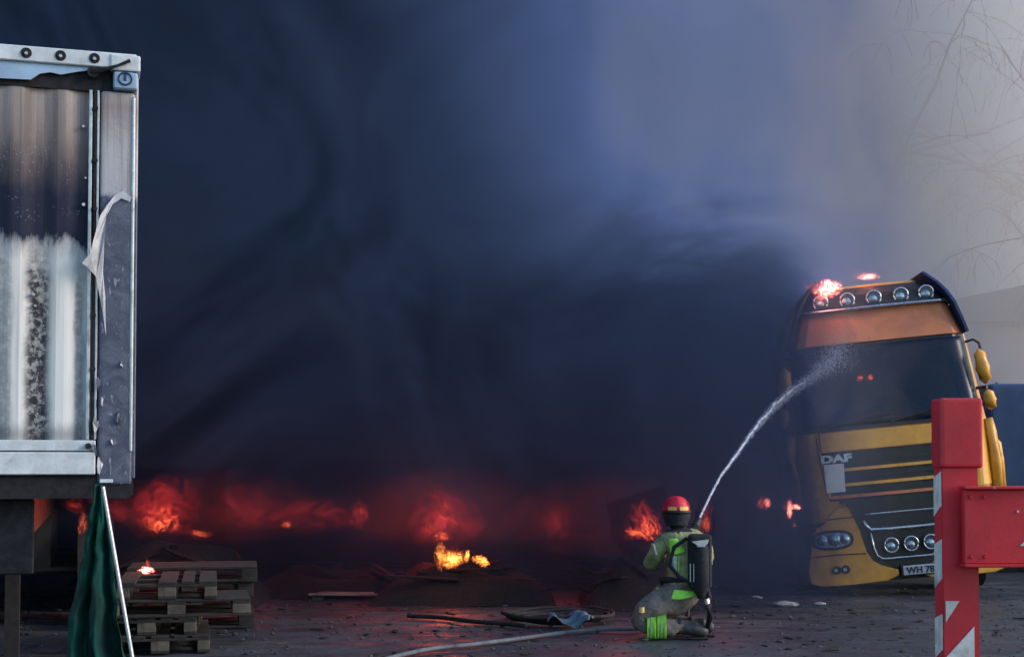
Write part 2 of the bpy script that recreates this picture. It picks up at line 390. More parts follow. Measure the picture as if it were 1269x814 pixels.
# ------------------------------------------------------------------ burnt box trailer
def trailer():
    c = P(165, 578, 8.9); ang = R(16.5)
    T = thing('burnt_trailer', 'scorched white box trailer with soot streaked ribbed end wall and peeling corner', 'trailer', (c.x, c.y, 0), (0, 0, ang))
    k = 8.9 / F
    Z = lambda py: 1.54 + (578 - py) * k          # heights read at the corner
    W = 2.48; D = 9.0
    # walls, roof and floor behind the end wall
    bm = B(); box(bm, (-.02, .10, 1.46), (.012, D, Z(70)), .008); obj('side_wall', bm, 'burnt_post', T)
    bm = B(); box(bm, (-W - .012, .10, 1.46), (-W + .02, D, Z(70)), .008); obj('side_wall', bm, 'burnt_post', T)
    bm = B(); box(bm, (-W, .08, Z(70) - .03), (0, D, Z(70) - .005)); obj('roof', bm, 'steel_dark', T)
    bm = B(); box(bm, (-W, .08, 1.36), (0, D, 1.455)); obj('floor', bm, 'steel_dark', T)
    # ribbed wall
    def wall(u, v):
        x = -.245 - u * (W - .49)
        s = math.sin((x + .585) / .27 * 2 * math.pi - math.pi / 2)
        d = .013 * max(-1, min(1, s * 1.25))
        return Vector((x, .02 - d + .004 * noise.noise(Vector((x * 4, v * 5, 0))), Z(546) + v * (Z(110) - Z(546))))
    bm = B(); sheet(bm, 120, 24, wall, (0, .05, 0)); obj('ribbed_panel', bm, 'burnt_panel', T, smooth=False)
    # rivets and a blown bolt hole on the panel
    for (px, py, r) in ((8, 327, .02), (50, 338, .008), (52, 352, .007), (50, 368, .008), (52, 382, .007), (105, 255, .010), (104, 158, .008), (107, 222, .006)):
        x = (px - 165) * k / math.cos(ang); bm = B(); rod(bm, (x, -.008, Z(py)), (x, .02, Z(py)), r, r * 1.3, 10)
        obj('rivet', bm, 'film_pale' if r < .015 else 'soot', T)
    # seam strips with pins between panel and corner post
    for (a, b, m) in ((-.292, -.272, 'aluminium'), (-.262, -.248, 'soot'), (-.243, -.228, 'aluminium')):
        bm = B(); box(bm, (a, -.012, Z(545)), (b, .03, Z(112)), .003); obj('seam_strip', bm, m, T)
    for py in (135, 200, 260, 392, 458, 525):
        bm = B(); rod(bm, (-.250, -.028, Z(py)), (-.250, .0, Z(py)), .014, .014, 8); obj('pin', bm, 'soot', T)
    # corner post
    bm = B(); box(bm, (-.222, -.018, Z(601)), (-.012, .10, Z(112)), .028, seg=3); obj('corner_post', bm, 'burnt_post', T, smooth=False)
    bm = B(); box(bm, (-.030, -.024, Z(560)), (-.010, .02, Z(118)), .006); obj('edge_trim', bm, 'aluminium', T)
    bm = B(); box(bm, (-W + .01, -.018, Z(601)), (-W + .222, .10, Z(112)), .028, seg=3); obj('corner_post', bm, 'burnt_post', T)
    # the peeled skin hanging off the post
    outl = [(150, 236), (140, 243), (131, 256), (124, 270), (117, 300), (113, 318), (104, 330), (110, 334), (120, 345), (125, 372), (129, 395), (132, 418), (131, 372), (128, 340), (129, 300), (131, 270), (138, 254), (148, 246), (158, 250), (160, 244)]
    poly = [((px - 165) * k / math.cos(ang), Z(py)) for px, py in outl]
    bm = B(); prism(bm, poly, lambda x, z: -.045 - .02 * math.sin(z * 9) - .25 * max(0, -.17 - x), lambda x, z: -.040 - .02 * math.sin(z * 9) - .25 * max(0, -.17 - x)); obj('peeled_skin', bm, 'film_pale', T)
    rnd = random.Random(4)
    for i, (px, py, s) in enumerate(((124, 478, 12), (128, 500, 8), (122, 528, 14), (121, 560, 12), (126, 575, 14), (150, 452, 7), (147, 520, 12), (140, 548, 6))):
        pl = []
        for q in range(9):
            a = q / 9 * 6.283; r = s * (.2 + .6 * rnd.random())
            pl.append(((px + r * .42 * math.cos(a) - 165) * k / math.cos(ang), Z(py + r * 1.3 * math.sin(a))))
        bm = B(); prism(bm, pl, lambda x, z: -.032 - .12 * abs(math.sin(z * 31 + x * 22)) * .12, -.021); obj('paint_flake', bm, 'film_pale' if i % 3 else 'burnt_post', T)
    # top rail with recessed bolts
    bm = B(); box(bm, (-W, -.055, Z(85)), (-.005, .12, Z(66)), .006); obj('top_rail', bm, 'rail_white', T); rail = T.children[-1] if T.children else None
    rail = [o for o in bpy.data.objects if o.name.startswith('top_rail')][-1]
    for i in range(11):
        x = -.262 - i * .2035
        if x < -W + .1: break
        bm = B(); rod(bm, (x, -.060, Z(75)), (x, -.03, Z(75)), .033, .033, 16); o = obj('bolt_hole', bm, 'soot', T)
        bm = B(); rod(bm, (x, -.074, Z(76)), (x, -.055, Z(76)), .010, .013, 8); obj('bolt', bm, 'aluminium', o)
    bm = B(); box(bm, (-.165, -.066, Z(88)), (.018, .14, Z(68)), .010, seg=2); obj('rail_end_cap', bm, 'rail_white', T)
    # fascia band with a burnt ragged lower edge over a black cavity
    bm = B(); box(bm, (-W, .0, Z(113)), (-.02, .09, Z(84))); obj('burnt_cavity', bm, 'soot', T)
    pts = [(172 - 300, 85)]
    edge = [(-330, 108), (-280, 104), (-230, 109), (-180, 106), (-130, 108), (-80, 104), (-40, 107), (0, 104), (6, 107), (44, 106), (54, 98), (66, 95), (78, 97), (96, 92), (106, 90), (112, 86)]
    poly = [(max((px - 165) * k / math.cos(ang), -W + .01), Z(py)) for px, py in edge] 
    poly += [((116 - 165) * k, Z(84)), (-W + .01, Z(84))]
    bm = B(); prism(bm, poly, -.03, -.012); obj('fascia_band', bm, 'fascia_blue', T)
    bm = B(); tube(bm, [((112 - 165) * k, -.05, Z(92)), ((128 - 165) * k, -.075, Z(88)), ((142 - 165) * k, -.085, Z(83)), ((156 - 165) * k, -.085, Z(76))], [.018, .014, .008, .012], 8); obj('torn_wire', bm, 'soot', T)
    bm = B(); rod(bm, ((112 - 165) * k, -.06, Z(92)), ((112 - 165) * k, -.01, Z(92)), .035, .03, 10); obj('melted_lamp', bm, 'soot', T)
    # corner badge: ring with an upright bar
    bm = B(); box(bm, (-.148, -.060, Z(111)), (.004, .10, Z(88.5)), .022, seg=3); bd = obj('corner_badge', bm, 'fascia_blue', T)
    cx, cz = -.074, Z(98)
    bm = B(); tube(bm, [(cx + .040 * math.cos(a), -.062, cz + .038 * math.sin(a)) for a in [q * 6.2832 / 24 for q in range(24)]], .0065, 6, True)
    obj('badge_ring', bm, 'logo_blue', bd)
    bm = B(); box(bm, (cx - .008, -.068, cz - .012), (cx + .008, -.058, cz + .030), .002); obj('badge_bar', bm, 'logo_blue', bd)
    # bottom rail in two steps, underframe painted black for the shade below
    bm = B(); box(bm, (-W, -.03, Z(559)), (-.232, .10, Z(546)), .004); obj('bottom_rail', bm, 'rail_white', T)
    bm = B(); box(bm, (-W, -.045, Z(588)), (-.232, .10, Z(560.5)), .006); obj('bottom_rail', bm, 'rail_white', T)
    bm = B(); rod(bm, (-.275, -.06, Z(553)), (-.275, -.02, Z(553)), .02, .02, 8); obj('bolt', bm, 'soot', T)
    bm = B(); box(bm, (-.205, -.026, Z(598)), (-.125, -.016, Z(593.5)), .002); obj('marking_sticker', bm, 'rail_white', T)
    bm = B(); box(bm, (-W + .02, .0, 1.34), (-.02, .16, Z(589.5))); obj('end_beam', bm, 'soot', T)
    bm = B(); box(bm, (-W + .02, .17, .86), (-.60, .23, 1.335), .01); obj('shade_board', bm, 'soot', T)  # added board hiding the lit chassis; its black stands for shade
    for x in (-.75, -1.7):
        bm = B(); box(bm, (x - .06, .2, 1.02), (x + .06, D, 1.355)); obj('chassis_beam', bm, 'steel_dark', T)
    for x in (-.80, -1.7):
        bm = B(); box(bm, (x - .05, 1.6, .08), (x + .05, 1.72, 1.02)); box(bm, (x - .14, 1.52, .0), (x + .14, 1.8, .08)); obj('landing_leg', bm, 'soot', T)  # legs blackened too, shade put into their colour
    for y in (5.6, 6.9, 8.2):
        for x in (-.22, -2.26):
            bm = B(); rod(bm, (x - .17, y, .5), (x + .17, y, .5), .5, .5, 24); w = obj('wheel', bm, 'rubber', T)
            bm = B(); rod(bm, (x - .175, y, .5), (x + .175, y, .5), .28, .28, 20); obj('rim', bm, 'rust', w)
        bm = B(); rod(bm, (-2.1, y, .52), (-.4, y, .52), .06); box(bm, (-1.8, y - .06, .5), (-.65, y + .06, 1.02)); obj('axle', bm, 'steel_dark', T)
trailer()

# ------------------------------------------------------------------ green tarp and pole under the trailer corner
def tarp():
    Y = 8.75
    rnd = random.Random(3)
    top = P(126, 604, Y)
    def f(u, v):                                   # u across, v down
        L_, R_ = P(118 - 50 * v ** .95 + (9 * math.sin(v * 8) if v > .3 else 0) * .4, 600 + 270 * v, Y), P(129 + 34 * v, 600 + 270 * v, Y)
        p = L_.lerp(R_, u)
        amp = .015 + .09 * v
        p.y += amp * math.sin(u * 15 + 1.5 * math.sin(v * 4) + v * 2) + .05 * math.sin(u * 6 + 2) * v - .03
        p.y += .02 * noise.noise(Vector((u * 5, v * 6, 1))) + .022 * noise.noise(Vector((u * 9 + v * 5, v * 14, 4))) + .012 * noise.noise(Vector((u * 20, v * 26, 9)))
        p.x += .02 * noise.noise(Vector((u * 2, v * 9, 12)))
        p.y += .035 * math.sin(u * 31 + v * 5) * v
        p.z = max(p.z, .02)
        return p
    bm = B(); sheet(bm, 40, 44, f, (0, .006, 0))
    o = obj('tarpaulin', bm, 'tarp_green', smooth=True); tag(o, 'dark green tarpaulin hanging in folds below the scorched trailer corner', 'tarpaulin')
    a, b = P(127, 603, Y - .12), P(163.5, 814, Y - .12)
    b = a + (b - a) * ((a.z - .0) / (a.z - b.z))
    bm = B(); rod(bm, a, b, .0125, .0125, 12)
    o = obj('metal_pole', bm, 'aluminium', smooth=False); tag(o, 'thin pale metal pole leaning along the green tarpaulin', 'pole')
tarp()

# ------------------------------------------------------------------ pallets
def pallet_parts():
    """EUR pallet 1.2 (x) by 0.8 (y): list of (name, bmesh)"""
    out = []
    def bd(n, a, b):
        bm = B(); box(bm, a, b, .003); out.append((n, bm))
    for y, w in ((-.3275, .145), (-.165, .10), (0, .145), (.165, .10), (.3275, .145)): bd('deck_board', (-.6, y - w / 2, .122), (.6, y + w / 2, .144))
    for x in (-.5275, 0, .5275): bd('cross_board', (x - .0725, -.4, .100), (x + .0725, .4, .1215))
    for x in (-.5275, 0, .5275):
        for y, w in ((-.35, .10), (0, .145), (.35, .10)): bd('block', (x - .0725, y - w / 2, .0225), (x + .0725, y + w / 2, .0995))
    for y, w in ((-.35, .10), (0, .145), (.35, .10)): bd('bottom_board', (-.6, y - w / 2, .0), (.6, y + w / 2, .022))
    return out
PP = {}
def pallet(label, loc, rz, mat, skip=(), group=None, tilt=0):
    T = thing('wooden_pallet' if mat != 'char' else 'charred_pallet', label, 'pallet', loc, (tilt, 0, rz), group)
    if mat not in PP:
        PP[mat] = []
        for n, bm in pallet_parts():
            PP[mat].append(obj(n, bm, ('wood_sooty' if n.endswith('board') else 'wood_block') if mat == 'wood' else mat, T))
        for i in skip: bpy.data.objects.remove(PP[mat][i]) if False else None
    else:
        for i, o in enumerate(PP[mat]):
            if i in skip: continue
            c = o.copy(); COL.objects.link(c); c.parent = T
    return T
def pallets():
    g = P(205, 810, 11.45); Yp = 11.6
    x = lambda px, Y=Yp: (px - 634.5) / F * Y
    H = .146
    pallet('pallet at the very bottom of the pale pallet stack beside the leaning pole', (x(172) + .06, Yp + .55, .01), R(90 + 13), 'wood')
    pallet('second lowest pallet of the pale stack, its corner block split', (x(168), Yp + .57, .012 + H), R(90 + 10), 'wood', (16,))
    pallet('pale pallet turned crosswise in the stack, jutting out past the others', (x(206), Yp + .40, .012 + 2 * H), R(13), 'wood')
    pallet('topmost pale pallet of the stack by the leaning pole', (x(190), Yp + .57, .012 + 3 * H), R(90 + 12), 'wood', (3,))
    # charred stack behind
    Y2 = 13.4
    labs = ['lowest', 'second lowest', 'second highest', 'topmost']
    for i in range(4):
        pallet('%s blackened pallet of the burnt stack behind the pale pallets' % labs[i], ((222 - 634.5) / F * Y2 + (.05, -.04, .02, .08, -.03)[i], Y2 + .3, .01 + i * H), R((12, 9, 15, 11, 17)[i]), 'wood_dark')
    q = PG(436, 744)                                # a broken pallet: what is left of one side
    T = thing('broken_pallet', 'broken half of a pallet lying flat and alone on the dark yard', 'pallet', (q.x, q.y, 0), (0, 0, R(-4)))
    for n, m, a, b in (('deck_board', 'wood', (-.50, -.06, .060), (.52, .05, .080)), ('deck_board', 'wood', (-.42, .10, .062), (.22, .22, .082)), ('cross_board', 'wood_sooty', (-.46, -.05, .036), (-.32, .42, .059)), ('cross_board', 'wood_sooty', (.30, -.05, .036), (.44, .38, .059)),
                       ('block', 'wood_block', (-.45, -.05, .002), (-.34, .05, .035)), ('block', 'wood_block', (.32, -.05, .002), (.43, .05, .035))):
        bm = B(); box(bm, a, b, .004); obj(n, bm, m, T)
pallets()

# ------------------------------------------------------------------ the orange truck
def truck():
    X0 = 4.74; Y0 = 16.8
    roll = R(-5.4); yaw = R(-5)
    T = thing('burning_truck', 'orange long haul truck cab leaning to one side, its roof on fire', 'truck', (X0, Y0, 0), (0, 0, 0))
    T.rotation_euler = (Matrix.Rotation(yaw, 4, 'Z') @ Matrix.Rotation(roll, 4, 'Y')).to_euler()
    s, c = math.sin(R(5.4)), math.cos(R(5.4)); kk = F / Y0
    def Q(px, py):                                 # photograph pixel -> truck front coordinates (x right, z up)
        dx, dy = (px - 1112) / kk, (740 - py) / kk
        return (dx * c + dy * s - .14, -dx * s + dy * c)
    W = [(.95, 1.21), (2.0, 1.20), (3.1, 1.10), (3.5, .97), (3.85, .72)]
    FY = [(.95, -.02), (1.2, -.04), (2.03, 0), (2.06, .03), (3.1, .26), (3.5, .36), (3.7, .52), (3.85, .85)]
    def lerp(tab, z):
        if z <= tab[0][0]: return tab[0][1]
        for (a, va), (b, vb) in zip(tab, tab[1:]):
            if z <= b: return va + (vb - va) * (z - a) / (b - a)
        return tab[-1][1]
    def S(x, z, off=0.0):
        w = lerp(W, z); q = min(1, abs(x) / w)
        return Vector((x, lerp(FY, z) + .07 * q * q + .30 * max(0, (q - .80) / .20) ** 2 - off, z))
    # shell
    bm = B(); zs = [.95, 1.2, 1.6, 2.0, 2.06, 2.4, 2.8, 3.1, 3.3, 3.5, 3.6, 3.7, 3.8, 3.85]; nf = 28; rings = []
    for z in zs:
        w = lerp(W, z); r = [bm.verts.new(S(-w + 2 * w * i / nf, z)) for i in range(nf + 1)]
        r += [bm.verts.new((w, y, z)) for y in (.9, 1.5, 2.2)] + [bm.verts.new((-w, y, z)) for y in (2.2, 1.5, .9)]
        rings.append(r)
    m = len(rings[0])
    for A, C in zip(rings, rings[1:]):
        for i in range(m): bm.faces.new((A[i], A[(i + 1) % m], C[(i + 1) % m], C[i]))
    bm.faces.new(rings[-1]); bm.faces.new(rings[0][::-1])
    obj('cab_body', bm, 'truck_orange', T)
    def patch(name, mat, xf, z0, z1, off, th=.02, nu=24, nv=8, parent=T, smooth=False):
        bm = B()
        def f(u, v):
            z = z0 + (z1 - z0) * v; a, b = xf(v); return S(a + (b - a) * u, z, off)
        sheet(bm, nu, nv, f, (0, th, 0)); return obj(name, bm, mat, parent, smooth)
    # scorched roof band above the windscreen, light panel and its line of lamps
    patch('roof_band', 'roof_scorched', lambda v: (-1.07 + .13 * v, 1.07 - .13 * v), 3.09, 3.49, .045, .05)
    patch('light_panel', 'steel_dark', lambda v: (-.90 + .14 * v, .90 - .14 * v), 3.50, 3.80, .10, .12)
    bm = B(); tube(bm, [S(-.93 + 1.86 * i / 24, 3.505, .13) for i in range(25)], .017, 8); obj('chrome_strip', bm, 'chrome', T)
    def lamp(x, z, r, off, parent=T, name='spot_lamp'):
        p = S(x, z, off)
        bm = B(); rod(bm, p + Vector((0, .10, 0)), p + Vector((0, 0, 0)), r * .85, r, 20); L = obj(name, bm, 'black_plastic', parent)
        bm = B(); tube(bm, [p + Vector((r * math.cos(a), -.005, r * math.sin(a))) for a in [q * 6.2832 / 24 for q in range(24)]], r * .14, 6, True); obj('lamp_rim', bm, 'chrome', L, True)
        bm = B(); rod(bm, p + Vector((0, .02, 0)), p + Vector((0, -.006, 0)), r * .92, r * .90, 20); obj('lens', bm, 'lamp_dark', L)
        q = p + Vector((-r * .12, -.010, -r * .16))  # bright disc set low left, painting the crescent highlight in the lens
        bm = B(); sheet(bm, 18, 4, lambda u, v: q + Vector((r * .60 * v * math.cos(u * 6.2832), -.012 * (1 - v * v), r * .55 * v * math.sin(u * 6.2832)))); bmesh.ops.remove_doubles(bm, verts=bm.verts, dist=1e-4); obj('reflector_bowl', bm, 'lamp_glass', L, True)
    for x in (-.64, -.32, .0, .33, .64): lamp(x, 3.62, .088, .13)
    # curved side fins of the roof deflector
    for sd in (1, -1):
        path = [(1.09, 3.10, .30), (1.02, 3.30, .26), (.955, 3.48, .24), (.885, 3.62, .28), (.80, 3.75, .36), (.66, 3.90, .46)]
        bm = B()
        def f(u, v):
            q = u * (len(path) - 1); i = min(int(q), len(path) - 2); tt = q - i
            x = path[i][0] + (path[i + 1][0] - path[i][0]) * tt; z = path[i][1] + (path[i + 1][1] - path[i][1]) * tt; y = path[i][2] + (path[i + 1][2] - path[i][2]) * tt
            return Vector((sd * x, y + v * (.5 + .6 * u), z))
        sheet(bm, 20, 6, f, (-.03 * sd, 0, -.012)); obj('deflector_fin', bm, 'steel_dark' if sd < 0 else 'van_blue', T)
        lampm = S(sd * .93, 3.46, .07); bm = B(); bmesh.ops.create_uvsphere(bm, u_segments=10, v_segments=6, radius=.028); place(bm, lampm); obj('marker_lamp', bm, 'reflector', T, True)
    # windscreen, rubber seal, wipers
    patch('windscreen_seal', 'black_plastic', lambda v: (-1.105 + .05 * v, 1.105 - .05 * v), 2.035, 3.085, .012, .02, 24, 12)
    patch('windscreen', 'windscreen', lambda v: (-1.06 + .05 * v, 1.06 - .05 * v), 2.08, 3.05, .022, .012, 32, 14, smooth=True)
    for x, q in ((-.75, .62), (-.05, .62), (.55, .5)):
        bm = B(); tube(bm, [S(x, 2.07, .05), S(x + .2, 2.12, .055), S(x + q, 2.20, .05)], .010, 6); rod(bm, S(x + .05, 2.10, .045), S(x + q * 1.2, 2.19, .045), .012); obj('wiper', bm, 'black_plastic', T)
    # hood panel, corner panels, grille
    patch('hood_panel', 'truck_orange', lambda v: (-.865, .865), 1.795, 2.02, .035, .05)
    for sd in (-1, 1):
        bm = B()
        def f(u, v):
            z = 1.24 + .78 * v; a = sd * (.80 + .065 * (z - 1.24) / .55 if z < 1.79 else .875); b = sd * (1.19 - .0 * v)
            return S(a + (b - a) * u, z, .022)
        sheet(bm, 10, 10, f, (0, .04, 0)); cp = obj('corner_panel', bm, 'truck_orange', T)
        bm = B(); tube(bm, [S(sd * .845, 1.25, .035), S(sd * .90, 1.78, .035), S(sd * .905, 2.0, .035)], .006, 5); obj('panel_gap', bm, 'soot', cp)
        # upright air deflector on the cab corner
        bm = B(); tube(bm, [(sd * 1.19, .16, 1.12), (sd * 1.20, .17, 1.5), (sd * 1.19, .18, 1.86), (sd * 1.175, .19, 2.02)], [.062, .07, .065, .05], 10); obj('air_deflector', bm, 'truck_orange', T, True)
        bm = B(); tube(bm, [(sd * 1.305, .42, 1.10), (sd * 1.31, .42, 1.5), (sd * 1.30, .42, 1.70), (sd * 1.24, .42, 1.80)], [.05, .055, .055, .04], 10); obj('air_deflector', bm, 'truck_orange', T, True)
    patch('grille', 'steel_dark', lambda v: (-.82 - .05 * v, .82 + .05 * v), 1.20, 1.785, .012, .03)
    for z in (1.245, 1.385, 1.565):
        bm = B(); sheet(bm, 24, 1, lambda u, v: S(-.81 + 1.62 * u, z - .018 + .036 * v, .035), (0, .03, 0)); obj('grille_slat', bm, 'roof_scorched' if z < 1.3 else 'truck_orange', T)
    for z in (1.31, 1.475, 1.66):
        bm = B(); sheet(bm, 24, 1, lambda u, v: S(-.80 + 1.60 * u, z - .012 + .024 * v, .022), (0, .02, 0)); obj('grille_slat', bm, 'black_plastic', T)
    bm = text_bm('DAF', .125, 1.55, .008, .006); place(bm, S(-.885, 1.665, .04) + Vector((0, -.02, 0))); obj('maker_lettering', bm, 'letter_silver', T)
    pp = [Q(1022, 577), (Q(1046, 575)), Q(1048, 610), Q(1025, 612)]
    bm = B(); prism(bm, pp, lambda x, z: S(x, z, .058).y - .02 * math.sin(z * 20), lambda x, z: S(x, z, .054).y - .02 * math.sin(z * 20)); obj('paper_notice', bm, 'paper', T)
    # bumper: orange corners, black middle
    ol = [(1024, 652), (1027, 643), (1035, 633), (1046, 629), (1057, 628), (1062, 640), (1066, 662), (1071, 684), (1079, 696), (1090, 702), (1111, 705), (1111, 712), (1098, 719), (1060, 724), (1020, 728), (1006, 725), (1003, 712), (1006, 690), (1009, 668), (1012, 656)]
    cor = [Q(*p) for p in ol]
    yb = lambda x, z: -.15 + .13 * abs(x)
    for sd in (1, -1):
        poly = [(sd * x, z) for x, z in cor]
        bm = B(); prism(bm, poly, yb, lambda x, z: yb(x, z) + .30, .018); bc = obj('bumper_corner', bm, 'truck_orange', T)
        def bp(px, py, o): x, z = Q(px, py); return Vector((sd * x, yb(x, z) - o, z))
        for seam in ([(1026, 645), (1042, 643), (1060, 641)], [(1007, 692), (1040, 688), (1072, 686)]):
            bm = B(); tube(bm, [bp(*q, .004) for q in seam], .007, 5); obj('seam', bm, 'soot', bc)
        # headlight: dark housing, glass, two reflectors
        cx, cz = Q(1032, 670)
        def ell(rx, rz, o, n=28, pw=2.6):
            out = []
            for i in range(n):
                a = i / n * 6.2832; ca, sa = math.cos(a), math.sin(a)
                x = cx + rx * math.copysign(abs(ca) ** (2 / pw), ca); z = cz + rz * math.copysign(abs(sa) ** (2 / pw), sa)
                out.append((sd * x, z))
            return out
        bm = B(); prism(bm, ell(.245, .118, 0), lambda x, z: yb(x, z) - .016, lambda x, z: yb(x, z) + .05, .008); hl = obj('headlight', bm, 'black_plastic', T)
        for dx, r in ((-.115, .075), (.03, .085), (.145, .062)):
            bm = B()
            for q in range(1): 
                p = Vector((sd * (cx + dx), yb(cx + dx, cz) - .018, cz))
                def lens(u, v): 
                    a = u * 6.2832; return p + Vector((r * v * math.cos(a), -.004 - .03 * (1 - v * v), r * v * math.sin(a)))
                sheet(bm, 18, 4, lens); bmesh.ops.remove_doubles(bm, verts=bm.verts, dist=1e-4)
            obj('reflector_bowl', bm, 'lamp_glass', hl, True)
        bm = B(); prism(bm, ell(.21, .088, 0), lambda x, z: yb(x, z) - .026, lambda x, z: yb(x, z) - .017); obj('headlight_glass', bm, 'lamp_glass', hl)
        for px in (1037, 1048):
            x, z = Q(px, 707 - (px - 1037) * .1); p = Vector((sd * x, yb(x, z), z))
            bm = B(); rod(bm, p + Vector((0, .05, 0)), p + Vector((0, -.02, 0)), .050, .050, 18); fg = obj('fog_lamp', bm, 'black_plastic', T)
            bm = B(); rod(bm, p + Vector((-.012, -.02, 0)), p + Vector((-.012, -.026, 0)), .026, .022, 14); obj('lens', bm, 'lamp_glass', fg)
    mid = [Q(1060, 628), Q(1067, 662), Q(1072, 684), Q(1080, 695), Q(1091, 701), Q(1113, 704)]
    mid = mid + [(.30, .30)] + [(-x, z) for x, z in mid[::-1]]
    mid = [(-.72, 1.17), (-.64, 1.17)] + [(x + .0, z) for x, z in mid[1:6]] + [(-.06, .24), (.06, .24)] + [(-x, z) for x, z in mid[1:6][::-1]] + [(.64, 1.17), (.72, 1.17), (.70, 1.2), (-.70, 1.2)]
    bm = B(); prism(bm, mid, lambda x, z: -.085, lambda x, z: .25); obj('bumper_center', bm, 'black_plastic', T)
    bm = B(); box(bm, (-1.0, .06, .2), (1.0, .4, 1.17)); obj('bumper_core', bm, 'black_plastic', T)
    def line(name, pts, r, mat='chrome', y=-.125):
        full = [Q(*p) for p in pts]; L = [(x, y, z) for x, z in full] + [(-x, y, z) for x, z in full[::-1] if True]
        bm = B(); tube(bm, L, r, 8); return obj(name, bm, mat, T, True)
    line('chrome_bar', [(1068, 638.5), (1080, 637), (1110, 634)], .009)
    line('chrome_bar', [(1068, 646), (1073, 653), (1078, 656.5), (1100, 655)], .020)
    line('light_bar', [(1077, 660), (1081, 678), (1085, 688), (1092, 692), (1100, 691.5)], .014)
    for x in (-.18, .05, .28): lamp(x, .632, .083, .135, name='work_lamp')
    bm = B(); box(bm, (-.075, -.165, .265), (.445, -.150, .375), .006); pl = obj('number_plate', bm, 'plate_white', T)
    bm = text_bm('WH 783', .105, 1.0, .003, .003); place(bm, Vector((-.035, -.168, .282))); obj('plate_lettering', bm, 'plate_ink', pl)
    bm = B(); box(bm, (-.10, -.150, .25), (.47, -.05, .39), .01); obj('plate_holder', bm, 'black_plastic', T)
    bm = B(); box(bm, (-.86, -.02, .19), (-.62, .12, .215), .004); obj('tow_step', bm, 'aluminium', T)
    # mirrors on both sides
    for sd in (1, -1):
        a = S(sd * 1.07, 2.98, 0)
        bm = B(); tube(bm, [a, a + Vector((sd * .10, -.02, .02)), a + Vector((sd * .16, -.02, -.03)), Vector((sd * 1.20, .25, 2.78))], .016, 6); arm = obj('mirror_arm', bm, 'black_plastic', T)
        bm = B(); tube(bm, [(sd * 1.165, .28, 2.86), (sd * 1.17, .25, 2.80), (sd * 1.185, .24, 2.63), (sd * 1.205, .25, 2.50), (sd * 1.21, .28, 2.45)], [.02, .075, .09, .075, .02], 14); obj('mirror', bm, 'truck_orange', T, True)
        bm = B(); tube(bm, [(sd * 1.22, .28, 2.36), (sd * 1.225, .25, 2.32), (sd * 1.235, .24, 2.24), (sd * 1.24, .25, 2.16), (sd * 1.24, .28, 2.13)], [.02, .065, .078, .065, .02], 14); obj('mirror', bm, 'truck_orange', T, True)
        bm = B(); rod(bm, (sd * 1.10, .40, 2.40), (sd * 1.22, .27, 2.40), .02); obj('mirror_arm', bm, 'black_plastic', T)
        # side: window, door, steps
        bm = B(); sheet(bm, 4, 4, lambda u, v: Vector((sd * (lerp(W, 2.1 + .8 * v) + .006), .75 + .85 * u, 2.1 + .8 * v)), (-.02 * sd, 0, 0)); dw = obj('side_window', bm, 'windscreen', T)
        bm = B(); box(bm, (sd * 1.20, 1.45, 1.78), (sd * 1.235, 1.62, 1.83), .008); obj('door_handle', bm, 'black_plastic', T)
        bm = B()
        for z in (.35, .68): box(bm, (sd * .98, .35, z), (sd * 1.20, .95, z + .06), .01)
        box(bm, (sd * 1.02, .30, .3), (sd * 1.16, .36, 1.0)); obj('entry_step', bm, 'black_plastic', T)
        # wheels: the tyre on the fire side has burnt off
        rt = .50 if sd > 0 else .34; zc = rt + (-.09 if sd > 0 else .10)
        bm = B(); rod(bm, (sd * .85, 1.40, zc), (sd * 1.15, 1.40, zc), rt, rt, 28); w = obj('wheel', bm, 'rubber' if sd > 0 else 'rust', T)
        bm = B(); rod(bm, (sd * 1.10, 1.40, zc), (sd * 1.165, 1.40, zc), .28, .20, 20); obj('rim', bm, 'rust', w)
        for y in (4.9,):
            bm = B(); rod(bm, (sd * .60, y, .5), (sd * 1.18, y, .5), .5, .5, 28); w = obj('wheel', bm, 'rubber', T)
            bm = B(); rod(bm, (sd * 1.12, y, .5), (sd * 1.19, y, .5), .28, .2, 20); obj('rim', bm, 'rust', w)
        bm = B(); box(bm, (sd * .36, .6, .78), (sd * .46, 6.2, 1.04)); obj('frame_rail', bm, 'rust', T)
        bm = B(); box(bm, (sd * .55, 2.35, .45), (sd * 1.18, 3.7, .98), .08, seg=3); obj('fuel_tank', bm, 'steel_dark', T)
    bm = B(); box(bm, (-.85, .5, .5), (.85, 2.0, 1.0)); obj('engine_block', bm, 'steel_dark', T)
    bm = B(); rod(bm, (-1.1, 4.9, .5), (1.1, 4.9, .5), .1); rod(bm, (-1.0, 1.4, .5), (1.0, 1.4, .5), .09); obj('axle', bm, 'rust', T)
    return T
TRUCK = truck()

